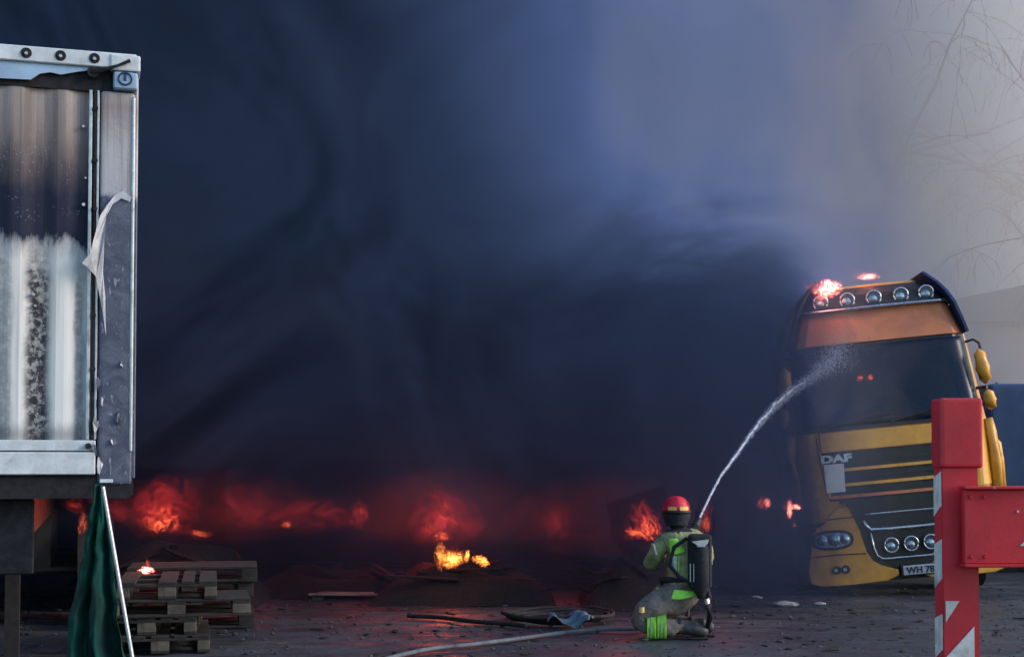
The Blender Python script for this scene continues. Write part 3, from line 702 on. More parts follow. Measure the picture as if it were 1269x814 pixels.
# ------------------------------------------------------------------ red barrier post with striped tape
def barrier():
    Y = 4.9; k = Y / F
    x = lambda px: (px - 634.5) * k
    Z = lambda py: 1.54 + (578 - py) * k
    T = thing('red_barrier', 'red painted steel post and crossbeam with white warning tape', 'barrier', (x(1185), Y, 0))
    ox = x(1185); X = lambda px: x(px) - ox
    def post(dx, parent):
        # the narrow side face carries tape too
        sec = [(X(1167), 0), (X(1212), 0), (X(1212), .092), (X(1167), .092)]
        bm = B(); A = [bm.verts.new((a + dx, b, 0)) for a, b in sec]; C = [bm.verts.new((a + dx, b, Z(579))) for a, b in sec]
        bm.faces.new(A[::-1]); bm.faces.new(C)
        for i in range(4): bm.faces.new((A[i], A[(i + 1) % 4], C[(i + 1) % 4], C[i]))
        bmesh.ops.bevel(bm, geom=[e for e in bm.edges], offset=.003, segments=2, affect='EDGES')
        obj('post', bm, 'barrier_red', parent)
        bm = B(); box(bm, (X(1165) + dx, -.012, Z(580)), (X(1218) + dx, .104, Z(493)), .014, seg=3); obj('post_cap', bm, 'barrier_red', parent)
        bm = B(); box(bm, (X(1160) + dx - .05, -.06, 0), (X(1216) + dx + .05, .16, .012), .003); obj('base_plate', bm, 'barrier_red', parent)
        # white tape on the front face
        front = [[(1170, 744), (1187, 744), (1170, 770)], [(1169, 814), (1205, 775), (1205, 840), (1169, 868)], [(1169, 925), (1205, 890), (1205, 940), (1169, 975)], [(1169, 1030), (1205, 995), (1205, 1045), (1169, 1080)]]
        for q in front:
            bm = B(); prism(bm, [(X(a) + dx, Z(b)) for a, b in q], -.003, -.0005); obj('tape_stripe', bm, 'tape_white', parent)
        for z0, z1 in ((641, 584), (731, 668), (818, 760), (906, 848)):
            q = [(.088, z0), (.004, z0 - 14), (.004, z1), (.088, z1 + 8)]
            bm = B(); v0 = [bm.verts.new((X(1167) + dx - .0026, yy, Z(zz))) for yy, zz in q]; v1 = [bm.verts.new((X(1167) + dx - .0004, yy, Z(zz))) for yy, zz in q]
            bm.faces.new(v0); bm.faces.new(v1[::-1])
            for i in range(4): bm.faces.new((v0[i], v0[(i + 1) % 4], v1[(i + 1) % 4], v1[i]))
            obj('tape_stripe', bm, 'tape_white', parent)
    post(0, T); post(2.2, T)
    # crossbeam: channel with lips, bolted to the front
    bm = B(); box(bm, (X(1189), -.050, Z(697)), (X(1189) + 2.3, -.013, Z(606)), .003); obj('crossbeam', bm, 'barrier_red', T)
    bm = B(); box(bm, (X(1187), -.075, Z(606)), (X(1187) + 2.32, -.010, Z(602)), .003); obj('beam_flange', bm, 'barrier_red', T)
    bm = B(); box(bm, (X(1186), -.075, Z(701)), (X(1186) + 2.32, -.010, Z(697)), .003); obj('beam_flange', bm, 'barrier_red', T)
    for i in range(7):
        a = X(1256) + i * .33
        bm = B(); prism(bm, [(a, Z(675)), (a + .06, Z(655)), (a + .16, Z(655)), (a + .10, Z(675))], -.0535, -.0508); obj('tape_stripe', bm, 'tape_white', T)
    for bx_, bz_ in ((1197, 615), (1197, 688), (1214, 615), (1214, 688)):
        bm = B(); rod(bm, (X(bx_), -.058, Z(bz_)), (X(bx_), -.048, Z(bz_)), .007, .008, 6); obj('bolt_head', bm, 'barrier_red', T)
    bm = B(); rod(bm, (X(1254), -.056, Z(633)), (X(1254), -.049, Z(633)), .004, .004, 8); obj('rivet', bm, 'tape_white', T)
barrier()

# ------------------------------------------------------------------ firefighter
def firefighter():
    g = PG(842, 790)
    T = thing('person', 'kneeling firefighter in red helmet and olive gear aiming a hose, air pack on back', 'person', (g.x, g.y, 0))
    k = 137.7
    v = lambda px, py, y: Vector(((px - 842) / k, y, (790 - py) / k))
    pel = v(848, 742, .06)
    V = [(pel, (.185, .165)),                       # 0 pelvis
         (v(847, 716, .06), (.185, .15)),         # 1 waist
         (v(848, 692, .07), (.19, .15)),          # 2 ribs
         (v(848, 670, .08), (.17, .13)),           # 3 chest
         (v(844, 656, .09), .085),                 # 4 neck
         (v(842, 645, .11), .075),                 # 5 throat
         (v(841, 633, .12), .095),                 # 6 head
         (v(841, 624, .12), .085),                 # 7 crown
         (v(824, 672, .06), .085), (v(811, 690, .04), .078), (v(808, 704, .14), .070), (v(826, 690, .36), .058), (v(848, 672, .44), .045),   # 8-12 near arm
         (v(870, 672, .10), .085), (v(881, 690, .14), .075), (v(880, 698, .26), .066), (v(874, 676, .40), .056), (v(868, 660, .46), .045),   # 13-17 far arm
         (v(830, 743, -.04), .150), (v(808, 750, -.09), .130), (v(790, 761, -.11), .098), (v(790, 774, -.11), .090), (v(812, 774, -.11), .102), (v(836, 776, -.10), .085), (v(850, 777, -.08), .066),   # 18-24 near leg folded under
         (v(842, 738, .18), .125), (v(820, 752, .26), .112), (v(803, 764, .32), .092), (v(806, 772, .33), .085), (v(830, 775, .28), .085), (v(856, 776, .20), .075), (v(866, 776, .16), .062), (v(860, 755, .02), .135)]
    V = [(p_, tuple(1.08 * q_ for q_ in r_) if isinstance(r_, tuple) else (r_ * 1.08 if 7 < i_ < 18 else r_)) for i_, (p_, r_) in enumerate(V)]
    E_ = [(0, 1), (1, 2), (2, 3), (3, 4), (4, 5), (5, 6), (6, 7), (3, 8), (8, 9), (9, 10), (10, 11), (11, 12), (3, 13), (13, 14), (14, 15), (15, 16), (16, 17),
          (0, 18), (18, 19), (19, 20), (20, 21), (21, 22), (22, 23), (23, 24), (0, 25), (25, 26), (26, 27), (27, 28), (28, 29), (29, 30), (30, 31), (0, 32)]
    bm = skin_mesh('body', V, E_, 0, 3)
    for vv in bm.verts:                            # cloth creases
        vv.co += vv.normal * (.020 * noise.noise(vv.co * 9) + .013 * abs(noise.noise(Vector((vv.co.x * 12, vv.co.y * 12, vv.co.z * 30)))) + .006 * noise.noise(vv.co * 45) - .006)
    hz = v(0, 660, 0).z; wz = v(0, 722, 0).z
    for f in bm.faces:
        cc = f.calc_center_median()
        f.material_index = 2 if cc.z > hz and abs(cc.x - .0) < .12 and cc.y < .30 else (0 if cc.z > wz else 1); f.smooth = True
    me_o = obj('body', bm, ['cloth_olive', 'cloth_brown', 'navy_cloth'], T, True)
    # helmet: shell with comb, brim, rear reflective strips, neck guard
    hc = v(841, 633, .12)
    bm = B()
    def shell(u, w):
        a = u * 6.2832; ph = w * math.pi * .5
        r = math.cos(ph) ** .75 if w < 1 else 0
        x = .122 * r * math.cos(a); y = .150 * r * math.sin(a); z = .135 * math.sin(ph) + .0
        x *= 1.0 + .02 * math.sin(3 * a)
        if abs(x) < .03: z += .012 * (1 - abs(x) / .03) * math.cos(ph)
        return hc + Vector((x, y, z - .005))
    sheet(bm, 36, 14, shell); bmesh.ops.remove_doubles(bm, verts=bm.verts, dist=1e-4); H = obj('helmet', bm, 'helmet_red', T, True)
    bm = B(); pts = [hc + Vector((.125 * math.cos(a), .155 * math.sin(a), -.012)) for a in [q * 6.2832 / 32 for q in range(32)]]
    tube(bm, pts, .012, 6, True); obj('brim', bm, 'black_plastic', H, True)
    for a0, a1, m in ((226, 262, 'tape_yellow'), (276, 318, 'tape_yellow')):
        bm = B(); sheet(bm, 8, 1, lambda u, w: hc + Vector((.1275 * math.cos(R(a0 + (a1 - a0) * u)), .1575 * math.sin(R(a0 + (a1 - a0) * u)), .004 + .032 * w)), (0, .004, 0)); obj('reflective_strip', bm, m, H)
    bm = B(); sheet(bm, 4, 4, lambda u, w: hc + Vector((.118 - .022 * w, -.072 + .02 * u, .035 + .05 * w)), (-.004, .003, 0)); obj('sticker', bm, 'film_pale', H)
    bm = B(); sheet(bm, 24, 6, lambda u, w: hc + Vector(((.116 + .012 * math.sin(w * 5) - .004 * w) * math.cos(R(165 + 210 * u)), (.143 - .01 * w) * math.sin(R(165 + 210 * u)), -.01 - .13 * w)), (0, .008, 0)); obj('neck_guard', bm, 'navy_cloth', T, True)
    bm = B(); bmesh.ops.create_uvsphere(bm, u_segments=16, v_segments=10, radius=.075); bmesh.ops.scale(bm, vec=(1, .6, 1.1), verts=bm.verts); place(bm, hc + Vector((0, .115, -.05))); fm = obj('face_mask', bm, 'black_plastic', T, True)
    bm = B(); rod(bm, hc + Vector((0, .14, -.09)), hc + Vector((0, .20, -.10)), .03, .035, 14); obj('mask_valve', bm, 'steel_dark', fm)
    # air pack
    bm = B(); box(bm, (.065, -.225, .45), (.272, -.06, .94), .045, seg=3); pk = obj('air_pack', bm, 'navy_cloth', T, False)
    bm = B(); tube(bm, [(.17, -.20, .37), (.17, -.20, .40), (.17, -.20, .45), (.17, -.20, .80), (.17, -.20, .86), (.17, -.20, .89)], [.03, .04, .075, .075, .055, .01], 18); obj('air_cylinder', bm, 'navy_cloth', pk, True)
    bm = B(); prism(bm, [(.085, .875), (.235, .895), (.225, .86), (.19, .832), (.135, .838)], -.262, -.232, .004); obj('reflective_patch', bm, 'reflect_grey', pk)
    bm = B(); box(bm, (.13, -.275, .828), (.20, -.262, .848), .003); obj('pack_label', bm, 'film_pale', pk)
    for x in (.098, .128):
        bm = B(); box(bm, (x - .03, -.243, .52), (x - .022, -.233, .68), .002); obj('piping', bm, 'reflect_grey', pk)
    bm = B(); tube(bm, [(.06, -.11, .90), (-.06, -.13, .82), (-.10, -.12, .66), (-.02, -.17, .56), (.09, -.20, .50)], .018, 6); obj('harness_strap', bm, 'navy_cloth', T, True)
    bm = B(); tube(bm, [(.24, -.12, .46), (.25, -.14, .38), (.235, -.18, .30), (.255, -.15, .20), (.24, -.10, .10)], [.02, .022, .03, .028, .02], 8); obj('pressure_hose', bm, 'navy_cloth', T, True)
    bm = B(); rod(bm, (.225, -.17, .365), (.235, -.17, .315), .022, .026, 10); obj('pressure_gauge', bm, 'reflector', T)
    # fluorescent and reflective trim as cloth panels lying on the jacket
    def panel(name, mat, quad, th=.008):
        bm = B(); a, b, c_, d = [Vector(q) for q in quad]
        sheet(bm, 8, 8, lambda u, w: (a.lerp(b, u)).lerp(d.lerp(c_, u), w) + Vector((0, -.02 * math.sin(u * 3.14) - .006 * noise.noise(Vector((u * 6, w * 6, 2))), 0)), (0, th + .03, 0)); return obj(name, bm, mat, T, True)
    q = lambda px, py, y: tuple(v(px, py, y))
    panel('shoulder_patch', 'lime', [q(828, 668, -.07), q(839, 667, -.08), q(849, 683, -.10), q(831, 688, -.10)])
    panel('reflective_band', 'reflect_grey', [q(830.5, 688, -.108), q(838.5, 688, -.112), q(838, 712, -.114), q(831, 708, -.108)])
    panel('jacket_edge', 'lime', [q(839, 688, -.112), q(841, 688, -.112), q(840, 714, -.112), q(838.5, 714, -.112)])
    panel('sleeve_band', 'reflect_grey', [q(807, 673, -.045), q(811, 674, -.055), q(815, 687, -.055), q(811, 688, -.05)])
    panel('arm_band', 'reflect_grey', [q(879, 680, .035), q(884, 682, .06), q(885, 700, .07), q(880, 702, .05)])
    bm = B(); tube(bm, [v(846, 719, .06) + Vector((.180 * math.cos(a), .168 * math.sin(a), .0 + .01 * math.sin(2 * a))) for a in [i * 6.2832 / 32 for i in range(32)]], .026, 8, True); obj('belt', bm, 'navy_cloth', T, True)
    bm = B(); sheet(bm, 20, 5, lambda u, w: v(845, 726, .05) + Vector(((.215 + .02 * w) * math.cos(R(190 + 120 * u)), (.20 + .03 * w) * math.sin(R(190 + 120 * u)), -.015 - .085 * w * math.sin(u * 3.0 + .1) - .03 * u * u)), (0, .02, 0)); obj('jacket_hem', bm, 'lime', T, True)
    for px, w_ in ((800.5, .080), (813, .080)):
        c0 = v(px, 774, -.11)
        bm = B(); sheet(bm, 28, 5, lambda u, w: c0 + Vector((w_ * w + .008 * math.cos(6.2832 * u), .114 * math.cos(6.2832 * u), .002 + .113 * math.sin(6.2832 * u)))); bmesh.ops.solidify(bm, geom=bm.faces, thickness=.010); bn = obj('trouser_band', bm, 'lime', T, True)
        bm = B(); sheet(bm, 28, 2, lambda u, w: c0 + Vector((w_ * .38 + .012 * w + .008 * math.cos(6.2832 * u), .1165 * math.cos(6.2832 * u), .002 + .1155 * math.sin(6.2832 * u)))); bmesh.ops.solidify(bm, geom=bm.faces, thickness=.006); obj('reflective_line', bm, 'reflect_grey', bn, True)
    panel('knee_tag', 'tape_yellow', [q(790, 750, -.225), q(796, 749, -.225), q(796, 756, -.23), q(789, 756, -.23)])
    # boots
    for (a, b) in ((v(847, 776, -.09), v(876, 782, -.10)), (v(866, 776, .16), v(888, 780, .12))):
        d = (b - a)
        bm = skin_mesh('boot', [(a - d * .25, .068), (a, .068), (a + d * .35 + Vector((0, 0, .006)), .070), (a + d * .75 + Vector((0, 0, .0)), .056), (b + Vector((0, 0, -.012)), .040)], [(0, 1), (1, 2), (2, 3), (3, 4)], 1, 2)
        for vv in bm.verts: vv.co.z = max(vv.co.z, .006); vv.co += vv.normal * .006 * noise.noise(vv.co * 25)
        bt = obj('boot', bm, 'boot', T, True)
        bm = B(); place(box(bm, (-.02, -.052, 0), (.17, .052, .018), .008), Vector((b.x - .17, b.y, .0))); obj('sole', bm, 'rubber', bt)
    # gloves closed on the branch pipe
    noz0, noz1 = v(868, 660, .44), v(867, 644, .66)
    noz1 = P(866.5, 643.5, g.y + .55) - Vector((g.x, g.y, 0))
    ax = (noz1 - noz0).normalized()
    sidev = ax.cross(Vector((0, 0, 1))).normalized(); upv = sidev.cross(ax)
    for base, sgn in ((noz0 + ax * .0, 1), (noz0 - ax * .15, -1)):
        vs2 = [(base - upv * .05 + sidev * .03 * sgn, .034), (base - upv * .045 + ax * .05, .034)]; es2 = [(0, 1)]
        bmh = skin_mesh('glove', vs2, es2, 0, 2)
        for fi in range(4):
            o = base + ax * (-.03 + .026 * fi); Ln = (.85, 1, .96, .8)[fi]
            ch = []
            for j in range(5):
                a = R(-110 + 62 * j * Ln); ch.append((o + (sidev * math.cos(a) * sgn + upv * math.sin(a)) * .040, .0125 - .0008 * j))
            b2 = skin_mesh('finger', ch, [(0, 1), (1, 2), (2, 3), (3, 4)], 0, 1)
            tm = bpy.data.meshes.new('f'); b2.to_mesh(tm); b2.free(); bmh.from_mesh(tm); bpy.data.meshes.remove(tm)
        ch = [(base - upv * .045 - ax * .02, .016)] + [(base + ax * (-.045 - .004 * j) + (sidev * math.cos(R(-120 - 55 * j)) * sgn + upv * math.sin(R(-120 - 55 * j))) * .042, .014 - .001 * j) for j in range(3)]
        b2 = skin_mesh('thumb', ch, [(0, 1), (1, 2), (2, 3)], 0, 1); tm = bpy.data.meshes.new('f'); b2.to_mesh(tm); b2.free(); bmh.from_mesh(tm); bpy.data.meshes.remove(tm)
        obj('glove', bmh, 'glove', T, True)
    # branch pipe (held: a thing of its own)
    Nz = thing('hose_nozzle', 'dark hose nozzle held up by the kneeling firefighter', 'nozzle', (g.x, g.y, 0))
    bm = B(); rod(bm, noz0 - ax * .22, noz1 - ax * .08, .026, .024, 14); obj('barrel', bm, 'black_plastic', Nz, True)
    bm = B(); rod(bm, noz1 - ax * .10, noz1, .036, .030, 16); obj('tip', bm, 'steel_dark', Nz)
    bm = B(); tube(bm, [noz0 - ax * .02 - upv * .02, noz0 - ax * .04 - upv * .12], .014, 8); obj('grip', bm, 'black_plastic', Nz)
    return g, noz0 - ax * .22 + Vector((g.x, g.y, 0)), noz1 + Vector((g.x, g.y, 0))
FF, NOZ_IN, NOZ = firefighter()

# ------------------------------------------------------------------ hoses and litter on the yard
def hoses():
    def lay(pts, name, mat, r, label, extra=None, flat=.8):
        W_ = [PG(*p) for p in pts]; out = []
        for i in range(len(W_) - 1):                # Catmull-Rom through the ground points
            p0, p1, p2, p3 = W_[max(i - 1, 0)], W_[i], W_[i + 1], W_[min(i + 2, len(W_) - 1)]
            for s in range(10):
                t = s / 10
                q = .5 * ((2 * p1) + (-p0 + p2) * t + (2 * p0 - 5 * p1 + 4 * p2 - p3) * t * t + (-p0 + 3 * p1 - 3 * p2 + p3) * t ** 3)
                out.append(Vector((q.x, q.y, r + .012)))
        out.append(Vector((W_[-1].x, W_[-1].y, r + .012)))
        if extra: out += extra
        bm = B(); tube(bm, out, r, 10); o = obj(name, bm, mat, smooth=True); tag(o, label, 'hose'); return o
    lay([(330, 900), (430, 838), (520, 811), (585, 803), (640, 796), (700, 788), (745, 784), (790, 783), (815, 778), (840, 772)], 'fire_hose', 'hose_pale', .019,
        'pale fire hose running across the mud to the kneeling firefighter', [Vector((FF.x + .12, FF.y + .45, .10)), Vector((FF.x + .16, FF.y + .40, .45)), NOZ_IN - Vector((.02, .05, .15)), NOZ_IN + Vector((0, 0, 0))])
    lay([(505, 767), (545, 769), (585, 774), (625, 777), (652, 780)], 'hose_length', 'hose_dark', .022, 'short dark hose length lying loose left of the coil')
    # loose coil
    c = PG(690, 770); bm = B(); rnd = random.Random(5); pts = []
    for i in range(110):
        a = i * .24; r = .36 + .012 * math.sin(i * .5) + .0016 * i
        pts.append((c.x + 1.05 * r * math.cos(a), c.y + r * math.sin(a) * .9 + .0 * i,   .030 + .018 * (i // 27) + .01 * math.sin(i * .9)))
    tube(bm, pts, .020, 8); o = obj('hose_coil', bm, 'hose_dark', smooth=True); tag(o, 'blackened coiled hose in a loose ring on the mud', 'hose')
    a = PG(706, 778); bm = B()
    sheet(bm, 16, 10, lambda u, v: a + Vector((-.22 + .40 * u + .06 * v, -.12 + .26 * v, .06 + .05 * math.sin(u * 7 + v * 4) * (1 - .4 * v) + .05 * noise.noise(Vector((u * 4, v * 4, 0))) + .06 * v)), (0, 0, .004))
    o = obj('plastic_sheet', bm, 'sheet_blue', smooth=True); tag(o, 'crumpled pale blue plastic sheet beside the hose coil', 'plastic sheet')
    o['group'] = 'litter on the yard'
    # litter in front of the truck
    rnd = random.Random(9)
    for i, (px, py, s, lab) in enumerate(((938, 741, .05, 'small pale scrap fallen near the truck bumper corner'), (973, 751, .10, 'flat pale shard lying on the yard by the truck'), (1016, 749, .05, 'little grey lump on the ground under the orange bumper'), (558, 735, .16, 'smouldering reddish board end on the dark yard'))):
        q = PG(px, py); bm = B(); bmesh.ops.create_icosphere(bm, subdivisions=2, radius=s)
        for v in bm.verts:
            v.co *= 1 + .4 * noise.noise(v.co * 20 + Vector((i, 0, 0))); v.co.z *= .35; v.co.x *= 1.4
        place(bm, Vector((q.x, q.y, s * .25))); o = obj('debris_piece', bm, 'film_pale' if i < 3 else 'wood'); tag(o, lab, 'debris')
    # gravel and cinders: countless
    ms = []
    for i in range(3200):
        y = 8.5 + 9.5 * rnd.random() ** .8; x = rnd.uniform(-.42, .42) * y + .3
        r = .004 + .016 * rnd.random() ** 4
        ms.append(Matrix.Translation((x, y, .006)) @ Matrix.Rotation(rnd.random() * 6, 4, 'Z') @ Matrix.Diagonal((r * (1 + rnd.random() * 1.4), r, r * (.4 + .5 * rnd.random()), 1)))
    o = scatter('cinders', ms, 'ash'); o['kind'] = 'stuff'; o['label'] = 'small cinders and gravel strewn over the yard'
    ms = []
    for i in range(700):
        y = 9 + 9 * rnd.random(); x = rnd.uniform(-.40, .40) * y + .2
        r = .008 + .030 * rnd.random() ** 3
        ms.append(Matrix.Translation((x, y, .006)) @ Matrix.Rotation(rnd.random() * 6, 4, 'Z') @ Matrix.Rotation(rnd.uniform(-.3, .3), 4, 'X') @ Matrix.Diagonal((r * (1 + rnd.random() * 3), r, r * .3, 1)))
    o = scatter('charred_scraps', ms, 'char'); o['kind'] = 'stuff'; o['label'] = 'black burnt scraps scattered across the yard'
hoses()

# ------------------------------------------------------------------ burning heaps behind (char under the flames)
def heap(px, py, w, h, Y, label, seed):
    p = P(px, py, Y); rnd = random.Random(seed)
    T = thing('charred_heap', label, 'burnt debris', (p.x, Y, 0))
    bm = B()
    sheet(bm, 26, 14, lambda u, v: Vector(((u - .5) * w, (v - .5) * 1.6, max(-.02, h * (math.sin(u * math.pi) ** .7) * (math.sin(v * math.pi) ** .8) * (1 + .5 * noise.noise(Vector((u * 5 + seed, v * 4, 0))))))))
    obj('ash_mound', bm, 'char', T)
    for i in range(14):
        bm = B(); L = rnd.uniform(.4, .9)
        box(bm, (-L / 2, -.05, -.012), (L / 2, .05, .012), .003); 
        rt = Matrix.Rotation(rnd.uniform(-3, 3), 4, 'Z') @ Matrix.Rotation(rnd.uniform(-.5, .5), 4, 'Y')
        x = rnd.uniform(-.42, .42) * w; place(bm, Vector((x, rnd.uniform(-.6, .3), max(.05, h * (1 - (2 * x / w) ** 2) * .8))), rt); obj('charred_plank', bm, 'char', T)
heap(575, 700, 2.1, .46, 16.4, 'black burnt heap of planks under the brightest yellow fire', 2)
heap(215, 665, 2.2, .66, 16.2, 'long burnt heap glowing behind the pallet stack', 7)
heap(790, 680, 1.3, .55, 15.9, 'burnt heap burning behind the kneeling firefighter', 5)
heap(420, 690, 2.6, .3, 17.2, 'low burnt heap with dull embers deep in the smoke', 11)

# ------------------------------------------------------------------ flames: glowing gas, plus emissive puffs painting glow into the smoke
UNIT = B(); bmesh.ops.create_cube(UNIT, size=2.0); UNIT_ME = bpy.data.meshes.new('flame_tongue'); UNIT.to_mesh(UNIT_ME); UNIT.free()
UM = {}
def flame(px, py, Y, label, puffs, light=0, lcol=(1, .2, .06)):
    """puffs: (dx_px, dy_px up, width_px, height_px, tilt_deg, colour); the foot of the fire is at px, py"""
    o = P(px, py, Y); k = Y / F
    T = thing('flame', label, 'fire', o)
    for (dx, dy, w, h, tilt, mt) in puffs:
        if mt not in UM: UM[mt] = UNIT_ME.copy(); UM[mt].materials.append(M['cloud_' + mt])
        q = bpy.data.objects.new('flame_tongue', UM[mt]); COL.objects.link(q); q.parent = T
        q.location = (k * dx, 0, k * (dy + h / 2)); q.rotation_euler = (0, R(tilt), 0)
        q.scale = (k * w * .62, max(.05, k * min(w, h) * .22), k * h * .62)
    if light:
        l = bpy.data.lights.new('fire_light', 'POINT'); l.energy = light; l.color = lcol; l.shadow_soft_size = .25
        lo = bpy.data.objects.new('fire_light', l); COL.objects.link(lo); lo.parent = T; lo.location = (0, -.1, .2)
    return T
flame(560, 706, 15.6, 'bright yellow fire burning on the dark heap of planks',
      [(-12, 0, 24, 33, -8, 'yellow'), (-2, 2, 30, 22, 6, 'yellow'), (8, 6, 34, 16, -12, 'yellow'), (19, 9, 9, 17, 8, 'yellow'), (36, 5, 28, 13, 24, 'yellow'), (-2, 0, 44, 36, 0, 'red')], 1.2)
flame(553, 672, 17.0, 'dull red fire glowing through smoke above the yellow one',
      [(-2, 0, 70, 54, 0, 'red'), (-28, 4, 34, 26, 0, 'red'), (30, 4, 44, 30, 0, 'deep'), (0, 0, 120, 70, 0, 'deep'), (-6, 0, 26, 16, 0, 'orange')], 12, (1, .08, .05))
flame(208, 664, 15.3, 'wide red fire streaming sideways behind the pallet stacks',
      [(-14, 0, 84, 48, -10, 'red'), (-8, 2, 60, 36, 6, 'orange'), (24, -2, 76, 16, 9, 'red'), (40, -2, 44, 10, 8, 'orange'), (0, 10, 110, 66, 0, 'deep'), (-60, 14, 60, 30, 20, 'deep')], 6, (1, .10, .05))
flame(181, 711, 12.85, 'small pink white flame on the burnt pallet stack',
      [(0, 0, 26, 10, 0, 'pink'), (1, 2, 10, 18, 0, 'orange')], 1.2)
flame(101, 662, 12.2, 'small orange flame left of the green tarpaulin',
      [(0, 0, 17, 30, 4, 'orange'), (-8, 26, 44, 20, 20, 'red'), (12, 36, 20, 26, 20, 'red')], 0.24)
flame(800, 670, 14.6, 'red fire flaring beside the kneeling firefighter',
      [(-4, 0, 60, 52, -18, 'red'), (-6, 0, 60, 20, 0, 'orange'), (6, 0, 36, 34, -14, 'orange')], 6, (1, .10, .05))
flame(877, 662, 14.4, 'narrow red flame at the firefighter\'s far shoulder',
      [(0, 0, 24, 44, 8, 'red'), (-2, 0, 20, 26, 0, 'orange')], 1.92, (1, .08, .06))
flame(690, 668, 17.2, 'faint red glow of fire deep in the smoke',
      [(0, 0, 50, 50, 0, 'deep'), (0, 4, 22, 34, 6, 'red'), (70, -16, 320, 96, 0, 'glow')], 4, (1, .08, .05))
flame(450, 658, 17.0, 'dim red fire low in the smoke behind the lone pallet',
      [(-4, 0, 40, 40, 0, 'red'), (-60, 0, 150, 44, 0, 'deep'), (-96, 2, 26, 12, 0, 'orange')], 4, (1, .07, .05))
flame(300, 656, 17.2, 'broad dull red glow in the smoke beyond the pallets',
      [(0, 0, 150, 54, 0, 'deep'), (10, 0, 50, 26, 0, 'red'), (-30, -12, 360, 84, 0, 'glow'), (260, -16, 340, 90, 0, 'glow')], 4, (1, .07, .05))
flame(947, 632, 15.6, 'small red flame burning near the truck wheel arch',
      [(0, 0, 24, 18, 0, 'orange'), (4, 2, 12, 14, 0, 'pink')], 0.96, (1, .08, .06))
flame(979, 642, 15.8, 'branching small flame beside the truck side step',
      [(0, 0, 10, 24, 0, 'pink'), (7, 10, 20, 8, 0, 'pink'), (-4, 10, 14, 10, 0, 'orange'), (6, -12, 8, 8, 0, 'orange')], 0.96, (1, .08, .06))
flame(1026, 370, 16.95, 'orange white fire eating the front of the truck roof',
      [(0, 0, 44, 24, -24, 'pink'), (-14, 4, 40, 18, 20, 'orange'), (-6, -10, 30, 34, 0, 'red'), (6, 6, 40, 16, -24, 'orange')], 2.4)
flame(1076, 347, 17.5, 'thin pale flame licking over the middle of the truck roof',
      [(0, 0, 36, 9, -3, 'pink'), (-4, 0, 44, 12, 0, 'orange')], 1.44)
flame(1072, 473, 16.6, 'tiny pair of red fire reflections added as glowing spots on the truck windscreen',
      [(-6, 0, 14, 9, 0, 'orange'), (7, 1, 11, 9, 0, 'orange')], 0)  # emissive spots painting the fire's reflection in the glass

# ------------------------------------------------------------------ water jet
def jet():
    path = [(866.5, 643.5), (880, 615), (893, 590), (904, 575), (915, 560), (930, 538), (944, 520), (960, 502), (975, 488), (990, 477), (1005, 467), (1018, 454), (1031, 440), (1045, 424)]
    rnd = random.Random(8); n = len(path)
    Ys = [NOZ.y + (16.3 - NOZ.y) * i / (n - 1) for i in range(n)]
    pts = [P(px, py, Y) for (px, py), Y in zip(path, Ys)]
    fine = []
    for i in range(n - 1):
        for s in range(8): fine.append(pts[i].lerp(pts[i + 1], s / 8))
    fine.append(pts[-1])
    T = thing('water_jet', 'white water jet arcing from the firefighter onto the truck cab', 'water jet', fine[0])
    m = len(fine); cut = int(m * .78)
    rr = [.014 + .008 * (i / m) + .014 * noise.noise(Vector((i * .55, 0, 0))) * min(1, i / m * 2.2) for i in range(m)]
    ff = [p - fine[0] + Vector((noise.noise(Vector((i * .5, 1, 0))), 0, noise.noise(Vector((i * .5, 7, 0))))) * .03 * (i / m) ** 1.2 for i, p in enumerate(fine)]
    for k3 in range(4):
        e = cut - (0, 14, 30, 6)[k3]
        st = [p + Vector((noise.noise(Vector((i * .33, k3 * 9, 0))), noise.noise(Vector((i * .33, k3 * 9, 5))), noise.noise(Vector((i * .33, k3 * 9 + 4, 0))))) * .07 * max(0, i / m - .12) for i, p in enumerate(ff[:e])][(0, 26, 34, 20)[k3]:]
        bm = B(); tube(bm, st, [max(.003, (.011, .008, .008, .006)[k3] * (1 + .8 * noise.noise(Vector((i * .6, k3 * 7, 2))) * min(1, 2.5 * i / m)) * min(1, (len(st) - i) / 14, 1 if k3 == 0 else .2 + i / 16)) for i in range(len(st))], 7); obj('stream', bm, 'water', T, True)
    ms = []
    for i in range(13000):
        t = rnd.random() ** .45; q = t * (m - 1); j = min(int(q), m - 2); p = fine[j].lerp(fine[j + 1], q - j) - fine[0]
        sp = .008 + .05 * max(0, t - .2) ** 1.3 + .30 * max(0, t - .80)
        p = p + Vector((rnd.gauss(0, sp), rnd.gauss(0, sp), rnd.gauss(0, sp) - abs(rnd.gauss(0, sp * .8))))
        r = .0015 + .0035 * rnd.random() ** 3
        ms.append(Matrix.Translation(p) @ Matrix.Diagonal((r, r, r, 1)))
    o = scatter('spray_droplets', ms, 'water', T); o['kind'] = 'stuff'
jet()

